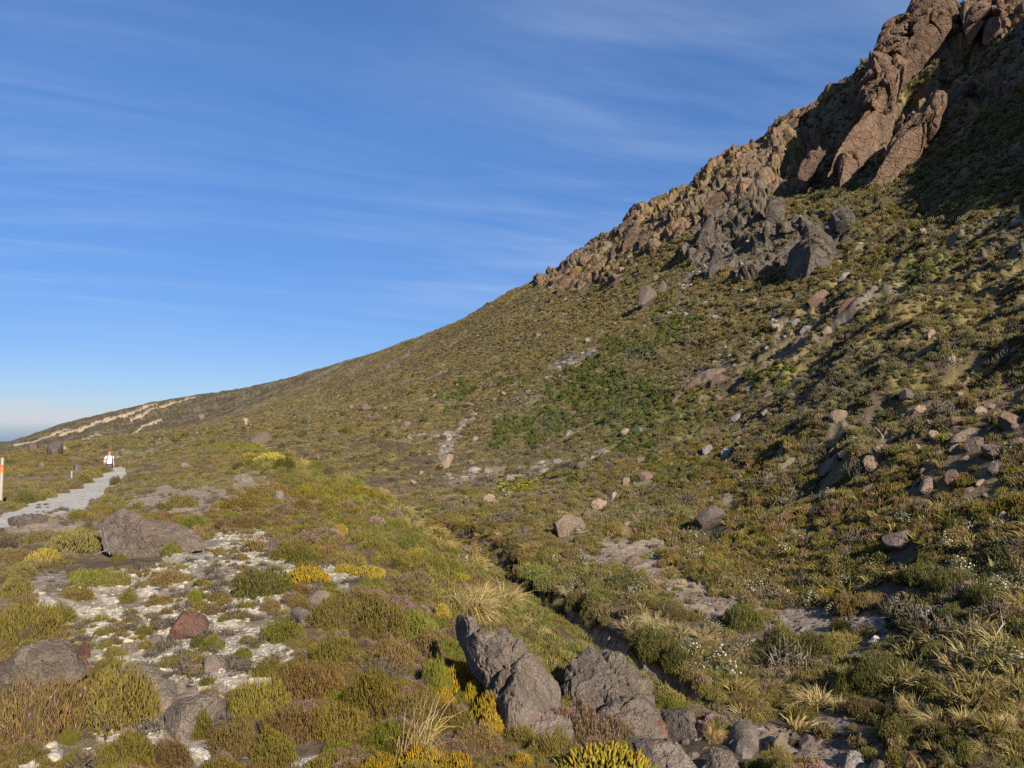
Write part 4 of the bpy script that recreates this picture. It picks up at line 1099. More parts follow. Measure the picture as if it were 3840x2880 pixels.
for i, (nm, k, poly, Yb, Yt, th, lab) in enumerate(CRAGS):
    big = len(poly) > 16
    st = (0.8, 1.0, 1.6) if k == 'crag' else (1.0, 1.0, 1.2)
    a = np.array(poly)
    ms = min(np.ptp(a[:, 0]), np.ptp(a[:, 1])) / F * Yb
    gb = hit(a[a[:, 1].argmax(), 0], a[:, 1].max())[1]
    ex = min(0.0, gb + 3 - Yb) - (5.0 if big else 2.0)
    Yf, Yh = Yb + ex, Yt + ex
    if k == 'crag_dark' or len(poly) < 9:
        Yf = gb + 1.0
        Yh = max(Yf + 1.0, min(Yf + Yt - Yb, hit(a[a[:, 1].argmin(), 0], a[:, 1].min() + 6)[1] - 1.0))
    o = rock(nm, poly, ROCK[k], Yb=Yf, Yt=Yh, thick=th, n=480 if big else 200, rings=110 if big else 40, seed=300 + i, back=1.0, prof=0.6, face=True, cuts=1 if k == 'crag' else 5,
             fac=tuple((s / ms, b / ms * min(1.0, 0.2 + ms / 22) * (1.0 if k == 'crag' else 0.9), st) for s, b in ((14.0, 4.0), (6.0, 2.5), (2.6, 1.05), (1.2, 0.5), (0.6, 0.25))))
    tag(o, lab, 'crag')
    LAND.append((a[:, 0].mean(), a[:, 1].mean(), lab))

# unseen rock beyond the view, inferred from its shadow, outline shaped to cast it
def shadow_spur(poly, ts, lab, seed):
    p = resample(poly, 160)
    q = np.array(poly, float)
    B = []
    for a, b in p:
        h = hit(a, b)
        i = np.argmin(np.hypot(q[:, 0] - a, q[:, 1] - b))
        t = ts[0] + (ts[1] - ts[0]) * float(smooth(3500, 4500, np.array(a)))
        B.append(h + np.array(SUN_DIR) * t)
    o = ring_solid('cliff', np.array(B), np.array(SUN_DIR), 7.0, ROCK['crag'], 40, ((9.0, 2.0, (1, 1, 1)), (3.0, 0.8, (1, 1, 1))), 1.4, 0.0, 0.5, seed)  # unseen shadow caster: its rim is the shadow outline moved towards the sun
    tag(o, kind='structure')


shadow_spur(C(2880, 0, KC, [(1150, 1160), (1250, 930), (1330, 800), (1440, 690), (1490, 560), (1560, 460), (1660, 400), (1760, 480), (1850, 370), (1960, 320), (2080, 300), (2200, 200), (2330, 60), (2900, -150), (3700, 200), (3700, 900), (2900, 820), (2300, 930), (2100, 1010),
                     (1880, 1120), (1640, 1260), (1480, 1340), (1330, 1380), (1370, 1270), (1480, 1130), (1560, 1000), (1700, 920), (1800, 760), (1640, 770), (1540, 850), (1440, 815), (1360, 920), (1240, 1000)]), (58, 20), '', 401)
shadow_spur(C(2880, 0, KC, [(1900, 1440), (1960, 1340), (2080, 1230), (2230, 1060), (2500, 900), (3300, 900), (3300, 1500), (2600, 1600), (2230, 1640), (2060, 1620), (1960, 1560)]), (48, 14), '', 402)

EXTRA = []         # (object, words, px, py, group)


def strew(poly, n, lo, hi, kinds, seed, what, group, flat=0.75):
    r = random.Random(seed)
    q = np.array(poly)
    done, tries = [], 0
    while len(done) < n and tries < n * 60:
        tries += 1
        x, y = r.uniform(*q[:, 0][[q[:, 0].argmin(), q[:, 0].argmax()]]), r.uniform(q[:, 1].min(), q[:, 1].max())
        if not inside(np.array([x]), np.array([y]), poly)[0]:
            continue
        w = lo * (hi / lo) ** (r.random() ** 1.8)
        if any(math.hypot(x - a, y - b) < 0.55 * (w + c) for a, b, c in done) or any(abs(x - m[0]) < 0.6 * w and abs(y - m[1]) < 0.6 * w for m in LAND):
            continue
        done.append((x, y, w))
        h = w * r.uniform(0.5, 0.9) * flat / 0.75
        k = r.choice(kinds)
        sd = seed * 100 + len(done)
        o = rock('stone', boulder_outline((x - w / 2, y - h / 2, x + w / 2, y + h / 2), r.uniform(0, 60), sd, r.uniform(0.45, 0.95)), ROCK[k], lie=0.1, n=44 if w < 60 else 72, rings=10 if w < 60 else 16, thick=0.45, seed=sd, cuts=7,
                 fac=((0.6, 0.22, (1, 1, 1)), (0.22, 0.08, (1, 1, 1))))
        o['category'] = 'stone'
        EXTRA.append((o, ADJ[k] + ' ' + what, x, y, group))


strew([(2480, 2720), (2600, 2640), (2700, 2700), (2900, 2720), (3130, 2790), (3260, 2830), (3330, 2900), (2560, 2900)], 46, 26, 110, ['lava', 'dark', 'lava', 'brown'], 31, 'gully rubble stone', 'rubble stones in the gully')
strew([(2020, 2330), (2110, 2340), (2200, 2430), (2160, 2450), (2060, 2380)], 16, 12, 34, ['lava', 'rust', 'grey'], 32, 'stream-bed stone', 'stones in the stream bed')
strew([(1540, 1930), (1600, 1930), (1770, 2060), (1890, 2190), (1840, 2200), (1720, 2080)], 14, 14, 40, ['lava', 'dark', 'tan'], 33, 'upper stream-bed stone', 'stones in the stream bed')
strew([(3150, 1500), (3500, 1450), (3840, 1380), (3840, 2000), (3500, 1950), (3250, 1850), (3050, 1700)], 52, 24, 100, ['tan', 'rust', 'dark', 'tan'], 34, 'block-field stone', 'stones of the block field')
strew([(2100, 1960), (2350, 1760), (2600, 1560), (2900, 1300), (3050, 1150), (3150, 1200), (2950, 1500), (2650, 1800), (2500, 1950), (2350, 2050)], 46, 14, 55, ['tan', 'rust', 'dark', 'grey'], 35, 'trail stone', 'stones strewn down the slope')
strew([(1250, 1620), (1700, 1450), (2000, 1300), (2250, 1200), (2200, 1500), (1900, 1750), (1500, 1780)], 26, 12, 30, ['rust', 'tan', 'dark'], 36, 'grass-slope stone', 'stones strewn down the slope')
strew([(3200, 1050), (3840, 700), (3840, 1350), (3300, 1400)], 22, 16, 46, ['rust', 'tan', 'dark'], 37, 'upper-slope stone', 'stones strewn down the slope')
strew([(2180, 2090), (2420, 2090), (2720, 2270), (3100, 2360), (3000, 2400), (2600, 2270), (2400, 2150)], 24, 14, 46, ['lava', 'grey', 'tan', 'rust'], 38, 'gravel-patch stone', 'stones on the gravel patch')
# ------------------------------------------------------------------ plants
def unit(v):
    return v / (np.linalg.norm(v, axis=-1, keepdims=True) + 1e-9)


class Leaves:
    """gathers shoots and blades into one mesh with a colour per vertex"""
    def __init__(self, seed=0):
        self.r = np.random.default_rng(seed)
        self.v, self.q, self.t, self.c, self.n = [], [], [], [], 0

    def put(self, v, c, q=None, t=None):
        if q is not None:
            self.q.append(q + self.n)
        if t is not None:
            self.t.append(t + self.n)
        self.v.append(v)
        self.c.append(c)
        self.n += len(v)

    def shoots(self, P, D, L, W, c0, c1, sides=3, mid=0.55):
        """tapering shoots, pointed at the tip"""
        n = len(P)
        a = unit(np.cross(D, self.r.normal(size=(n, 3))))
        b = np.cross(D, a)
        L, W = np.broadcast_to(L, n)[:, None], np.broadcast_to(W, n)[:, None]
        bend = self.r.normal(size=(n, 3)) * L * 0.10
        vs, cs = [], []
        for t, w in ((0.0, 0.28), (mid, 0.5)):
            for k in range(sides):
                g = 2 * math.pi * k / sides
                vs.append(P + D * L * t + bend * t + (a * math.cos(g) + b * math.sin(g)) * W * w)
                cs.append(c0 + (c1 - c0) * (t * 0.9))
        vs.append(P + D * L + bend)
        cs.append(c1)
        m = 2 * sides + 1
        v = np.stack(vs, 1).reshape(-1, 3)
        c = np.stack([np.broadcast_to(x, (n, 3)) for x in cs], 1).reshape(-1, 3)
        o = (np.arange(n) * m)[:, None, None]
        k = np.arange(sides)
        k2 = (k + 1) % sides
        q = (np.stack([k, k2, k2 + sides, k + sides], -1)[None] + o).reshape(-1, 4)
        t = (np.stack([k + sides, k2 + sides, np.full(sides, 2 * sides)], -1)[None] + o).reshape(-1, 3)
        self.put(v, c, q, t)

    def blades(self, P, D, L, W, droop, c0, c1, seg=4):
        """long flat blades that arch over"""
        n = len(P)
        L, W = np.broadcast_to(L, n)[:, None], np.broadcast_to(W, n)[:, None]
        droop = np.broadcast_to(droop, n)[:, None]
        s = unit(np.cross(D, self.r.normal(size=(n, 3))))
        out = D * np.array([1, 1, 0.0])
        vs, cs = [], []
        for k in range(seg + 1):
            t = k / seg
            p = P + D * L * t + out * L * droop * 0.6 * t * t + np.array([0, 0, -1.0]) * L * droop * t ** 2.4
            w = W * (1 - t ** 1.7) * 0.5 + 0.0004
            vs += [p - s * w, p + s * w]
            cs += [c0 + (c1 - c0) * t] * 2
        m = 2 * (seg + 1)
        v = np.stack(vs, 1).reshape(-1, 3)
        c = np.stack([np.broadcast_to(x, (n, 3)) for x in cs], 1).reshape(-1, 3)
        k = np.arange(seg) * 2
        q = (np.stack([k, k + 1, k + 3, k + 2], -1)[None] + (np.arange(n) * m)[:, None, None]).reshape(-1, 4)
        self.put(v, c, q)

    def leaves(self, P, N, size, c, asp=0.55):
        n = len(P)
        size = np.broadcast_to(size, n)[:, None]
        a = unit(np.cross(N, self.r.normal(size=(n, 3))))
        b = np.cross(N, a)
        v = np.stack([P - a * size * 0.5, P + b * size * asp * 0.5, P + a * size * 0.5, P - b * size * asp * 0.5], 1).reshape(-1, 3)
        q = np.arange(n * 4).reshape(n, 4)
        self.put(v, np.repeat(np.broadcast_to(c, (n, 3)), 4, 0), q)

    def dome(self, n, fill=0.35, h=0.55, lobes=5, flat=0.0):
        """points through an uneven dome one unit wide, with the outward direction and how far out each lies"""
        th = self.r.uniform(0, 2 * math.pi, n)
        ph = np.arccos(self.r.uniform(0.02, 1, n))
        lob = 1 + 0.16 * np.sin(th * 2 + self.r.uniform(0, 6)) + 0.12 * np.sin(th * 3 + self.r.uniform(0, 6)) * np.sin(ph * 3 + self.r.uniform(0, 6)) + 0.09 * np.sin(th * lobes + 1) * np.sin(ph * 5)
        q = (1 - (1 - fill) * self.r.uniform(0, 1, n) ** 1.7) * lob
        d = np.stack([np.cos(th) * np.sin(ph), np.sin(th) * np.sin(ph), np.cos(ph)], 1)
        return d * q[:, None] * np.array([0.5, 0.5, h]), unit(d * np.array([1, 1, 0.5 / h])), q

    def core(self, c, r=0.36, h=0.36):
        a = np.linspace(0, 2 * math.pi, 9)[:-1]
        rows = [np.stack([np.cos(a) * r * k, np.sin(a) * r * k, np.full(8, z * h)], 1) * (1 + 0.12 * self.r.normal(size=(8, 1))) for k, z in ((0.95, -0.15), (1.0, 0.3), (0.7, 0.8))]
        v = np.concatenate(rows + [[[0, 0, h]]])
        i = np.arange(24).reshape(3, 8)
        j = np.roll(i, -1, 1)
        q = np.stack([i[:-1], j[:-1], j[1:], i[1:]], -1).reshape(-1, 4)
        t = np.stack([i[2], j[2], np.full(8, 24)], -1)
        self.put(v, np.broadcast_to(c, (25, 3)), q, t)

    def mesh(self, name):
        return mesh_np(name, np.concatenate(self.v), np.concatenate(self.q) if self.q else None, np.concatenate(self.t) if self.t else None, np.clip(np.concatenate(self.c), 0.01, 0.9), shade=False)


def pal(r, n, cols, jit=0.18):
    cols = np.array(cols, float)
    k = r.integers(0, len(cols), n)
    return cols[k] * (1 + jit * r.normal(size=(n, 1))).clip(0.5, 1.6)


OLIVE = [(0.235, 0.20, 0.038), (0.20, 0.175, 0.035), (0.27, 0.215, 0.055), (0.19, 0.185, 0.035), (0.23, 0.165, 0.06)]
RUST = [(0.235, 0.165, 0.055), (0.20, 0.14, 0.06), (0.22, 0.175, 0.045), (0.26, 0.16, 0.08), (0.18, 0.16, 0.04)]
FRESH = [(0.215, 0.22, 0.032), (0.18, 0.195, 0.03), (0.25, 0.23, 0.042), (0.15, 0.165, 0.028)]
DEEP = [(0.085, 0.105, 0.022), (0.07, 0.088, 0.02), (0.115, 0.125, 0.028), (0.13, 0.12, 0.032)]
YELL = [(0.40, 0.29, 0.03), (0.34, 0.26, 0.03), (0.42, 0.24, 0.03), (0.28, 0.24, 0.03), (0.22, 0.22, 0.035), (0.2, 0.15, 0.05)]
STRAW = [(0.50, 0.40, 0.19), (0.44, 0.34, 0.15), (0.56, 0.46, 0.25), (0.38, 0.29, 0.11)]
GOLD = [(0.56, 0.42, 0.17), (0.50, 0.37, 0.13), (0.62, 0.49, 0.23), (0.42, 0.31, 0.10)]
GREYT = [(0.19, 0.16, 0.12), (0.15, 0.125, 0.095), (0.23, 0.195, 0.15), (0.125, 0.10, 0.075)]
PINK = [(0.50, 0.27, 0.42), (0.55, 0.33, 0.47), (0.44, 0.22, 0.34), (0.5, 0.36, 0.4)]
WOOD = tint(0.075, 0.05, 0.03)


def heather(name, seed, n, L, W, cols, flower=0.0, h=0.5, up=0.75, fill=0.3, core=True):
    b = Leaves(seed)
    P, N, q = b.dome(n, fill, h)
    D = unit(N * (1 - up) + np.array([0, 0, up]) + b.r.normal(size=(n, 3)) * 0.26)
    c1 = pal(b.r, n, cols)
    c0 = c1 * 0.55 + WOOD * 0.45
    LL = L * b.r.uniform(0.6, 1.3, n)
    b.shoots(P - D * LL[:, None] * 0.7, D, LL, W * b.r.uniform(0.7, 1.25, n), c0, c1)
    if flower:
        k = np.where((q > 0.8) & (P[:, 2] > 0.16 * h) & (b.r.uniform(size=n) < flower))[0]
        m = len(k)
        b.shoots(P[k] + D[k] * LL[k, None] * 0.02, D[k], LL[k] * 0.36, W * 0.75, pal(b.r, m, PINK), pal(b.r, m, PINK))
    m = max(10, n // 30)                       # bare twigs
    P2, N2, _ = b.dome(m, 0.5, h)
    D2 = unit(P2 + np.array([0, 0, 0.12]))
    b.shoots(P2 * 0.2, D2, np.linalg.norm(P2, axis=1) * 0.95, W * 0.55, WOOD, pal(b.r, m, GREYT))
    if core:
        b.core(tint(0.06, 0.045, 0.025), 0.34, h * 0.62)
    return b.mesh(name)


def stiff(name, seed, n, cols, L=0.24, W=0.026, h=0.45):
    """whipcord shrub: upright thick yellow shoots, several to a stem"""
    b = Leaves(seed)
    a = b.r.uniform(0, 6.283, n)
    rr_ = 0.5 * np.sqrt(b.r.uniform(0, 1, n)) * (1 + 0.15 * np.sin(a * 3 + seed))
    z = h * (1 - (rr_ / 0.58) ** 2).clip(0.1) * b.r.uniform(0.55, 1.0, n)
    P = np.stack([np.cos(a) * rr_, np.sin(a) * rr_, z], 1)
    D = unit(np.array([0, 0, 1.0]) + P * np.array([0.55, 0.55, 0]) + b.r.normal(size=(n, 3)) * 0.16)
    c1 = pal(b.r, n, cols)
    LL = L * b.r.uniform(0.6, 1.2, n)
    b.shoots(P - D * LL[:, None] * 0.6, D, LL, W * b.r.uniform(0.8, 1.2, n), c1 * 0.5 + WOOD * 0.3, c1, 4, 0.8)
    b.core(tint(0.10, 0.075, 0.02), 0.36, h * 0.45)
    return b.mesh(name)


def tussock(name, seed, n, cols, L=0.95, W=0.012, lean=(0.25, 0.0), droop=0.5, seg=5):
    b = Leaves(seed)
    a = b.r.uniform(0, 6.283, n)
    r0 = 0.12 * np.sqrt(b.r.uniform(0, 1, n))
    P = np.stack([np.cos(a) * r0, np.sin(a) * r0, np.zeros(n) - 0.02], 1)
    sp = b.r.uniform(0.08, 0.75, n)
    D = unit(np.stack([np.cos(a) * sp + lean[0], np.sin(a) * sp + lean[1], np.ones(n)], 1) + b.r.normal(size=(n, 3)) * 0.1)
    c1 = pal(b.r, n, cols, 0.2)
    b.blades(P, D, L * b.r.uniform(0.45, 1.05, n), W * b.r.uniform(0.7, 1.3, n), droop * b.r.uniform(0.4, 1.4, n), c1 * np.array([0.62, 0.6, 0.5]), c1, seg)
    return b.mesh(name)


def daisy(name, seed, n, leafc, heads=160, h=0.5):
    b = Leaves(seed)
    P, N, q = b.dome(n, 0.5, h)
    b.leaves(P, unit(N + b.r.normal(size=(n, 3)) * 0.6), 0.075 * b.r.uniform(0.7, 1.3, n), pal(b.r, n, leafc))
    P, N, q = b.dome(heads, 0.95, h * 1.05)
    k = P[:, 2] > 0.12 * h
    P, N = P[k], N[k]
    m = len(P)
    cols = pal(b.r, m, [(0.46, 0.41, 0.28), (0.38, 0.33, 0.22), (0.5, 0.46, 0.36)], 0.1)
    for _ in range(2):
        b.leaves(P + N * 0.02, unit(N + b.r.normal(size=(m, 3)) * 0.35), 0.055 * b.r.uniform(0.7, 1.3, m), cols, 0.9)
    b.core(tint(0.06, 0.055, 0.028), 0.28, h * 0.45)
    return b.mesh(name)


def leafy(name, seed, n, cols, size=0.16, h=0.5, asp=0.6):
    b = Leaves(seed)
    P, N, q = b.dome(n, 0.45, h)
    b.leaves(P, unit(N * 0.7 + np.array([0, 0, 0.25]) + b.r.normal(size=(n, 3)) * 0.5), size * b.r.uniform(0.6, 1.3, n), pal(b.r, n, cols), asp)
    b.core(tint(*cols[0]) * 0.5, 0.4, h * 0.75)
    return b.mesh(name)


def twigs(name, seed, n, cols, L=0.3, W=0.012, h=0.4):
    b = Leaves(seed)
    P, N, q = b.dome(n, 0.15, h)
    D = unit(N * 0.5 + b.r.normal(size=(n, 3)) * 0.7 + np.array([0, 0, 0.3]))
    c = pal(b.r, n, cols)
    b.shoots(P, D, L * b.r.uniform(0.5, 1.3, n), W, c * 0.8, c)
    return b.mesh(name)


LEAF = m_leaf('foliage', 0.22, 0.012, 0.3, 1.12, 1.0)
LEAF_FAR = m_leaf('far_foliage', 0.24, 0.012, 0.3, 1.0, 0.86)
DRY = m_leaf('dry_grass', 0.18, 0.008, 0.35, 1.15, 1.0)


def protos(f, *sets):
    return [f(*a) for a in sets]


def withmat(ms, m):
    for me in ms:
        me.materials.append(m)
    return ms


HB = dict(n=3600, L=0.13, W=0.0115)
NEARK = {
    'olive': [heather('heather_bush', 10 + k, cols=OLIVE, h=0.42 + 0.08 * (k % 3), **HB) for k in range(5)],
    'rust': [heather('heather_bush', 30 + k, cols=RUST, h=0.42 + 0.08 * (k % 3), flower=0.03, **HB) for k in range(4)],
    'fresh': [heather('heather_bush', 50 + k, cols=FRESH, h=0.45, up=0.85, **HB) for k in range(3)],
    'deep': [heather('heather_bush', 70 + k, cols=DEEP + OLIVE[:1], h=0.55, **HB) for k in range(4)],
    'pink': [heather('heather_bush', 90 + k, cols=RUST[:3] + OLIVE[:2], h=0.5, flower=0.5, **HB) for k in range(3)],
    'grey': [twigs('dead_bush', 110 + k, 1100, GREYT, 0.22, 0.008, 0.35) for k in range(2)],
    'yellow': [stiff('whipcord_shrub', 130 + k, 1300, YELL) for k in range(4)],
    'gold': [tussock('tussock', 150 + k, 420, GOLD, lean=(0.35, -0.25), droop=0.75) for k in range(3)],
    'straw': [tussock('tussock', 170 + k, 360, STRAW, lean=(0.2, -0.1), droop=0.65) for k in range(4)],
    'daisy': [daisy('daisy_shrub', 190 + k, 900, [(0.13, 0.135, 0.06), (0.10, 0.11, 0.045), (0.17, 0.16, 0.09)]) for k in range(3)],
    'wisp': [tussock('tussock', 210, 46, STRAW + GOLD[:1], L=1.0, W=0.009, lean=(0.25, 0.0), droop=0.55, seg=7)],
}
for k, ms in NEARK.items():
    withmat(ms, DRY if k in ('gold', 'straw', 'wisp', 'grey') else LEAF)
WORDS = {'olive': ('heather_bush', 'shrub', 'olive heather bush'), 'rust': ('heather_bush', 'shrub', 'brownish heather bush'), 'fresh': ('heather_bush', 'shrub', 'bright green heather bush'),
         'deep': ('heather_bush', 'shrub', 'dark green heather bush'), 'pink': ('heather_bush', 'shrub', 'pink-flowering heather bush'), 'grey': ('dead_bush', 'shrub', 'dead grey twiggy bush'),
         'yellow': ('whipcord_shrub', 'shrub', 'yellow shrub of upright shoots'), 'gold': ('tussock', 'grass tussock', 'golden drooping tussock'), 'straw': ('tussock', 'grass tussock', 'pale straw tussock'),
         'daisy': ('daisy_shrub', 'shrub', 'shrub dotted with cream flower heads'), 'wisp': ('tussock', 'grass tussock', 'thin wispy grass tuft')}
PLANTS = []        # (object, kind, px, py of its middle)
_cnt = {}


def plant(kind, pos, w, h=None, ry=None):
    ms = NEARK[kind]
    i = _cnt.get(kind, 0)
    _cnt[kind] = i + 1
    o = bpy.data.objects.new(WORDS[kind][0], ms[i % len(ms)])
    COL.objects.link(o)
    o.location = pos
    o.rotation_euler = (random.uniform(-0.08, 0.08), random.uniform(-0.08, 0.08), random.uniform(0, 6.28) if ry is None else ry)
    zz = w if h is None else h / 0.6
    o.scale = (w * random.uniform(0.94, 1.06), w * random.uniform(0.85, 1.05), zz)
    x, y = proj(pos[0], pos[1], pos[2] + zz * 0.25)
    o['category'] = WORDS[kind][1]
    PLANTS.append((o, kind, float(x), float(y), w))
    return o


TAKEN = []


def seen(kind, px, py, wpx, hpx):
    """a plant seen in the photo: the foot at (px, py), so many pixels wide and high"""
    p = hit(px, py)
    k = p[1] / F
    dip = (py - 1600) / F
    w = wpx * k
    h = max(0.05, hpx * k * 0.95 - 0.0 * dip)
    p[1] += w * 0.3
    p[2] = float(ground(p[0], p[1])) - 0.02
    TAKEN.append((p[0], p[1], w * 0.45))
    return plant(kind, p, w, h, 0.0 if kind in ('gold', 'wisp') else None)


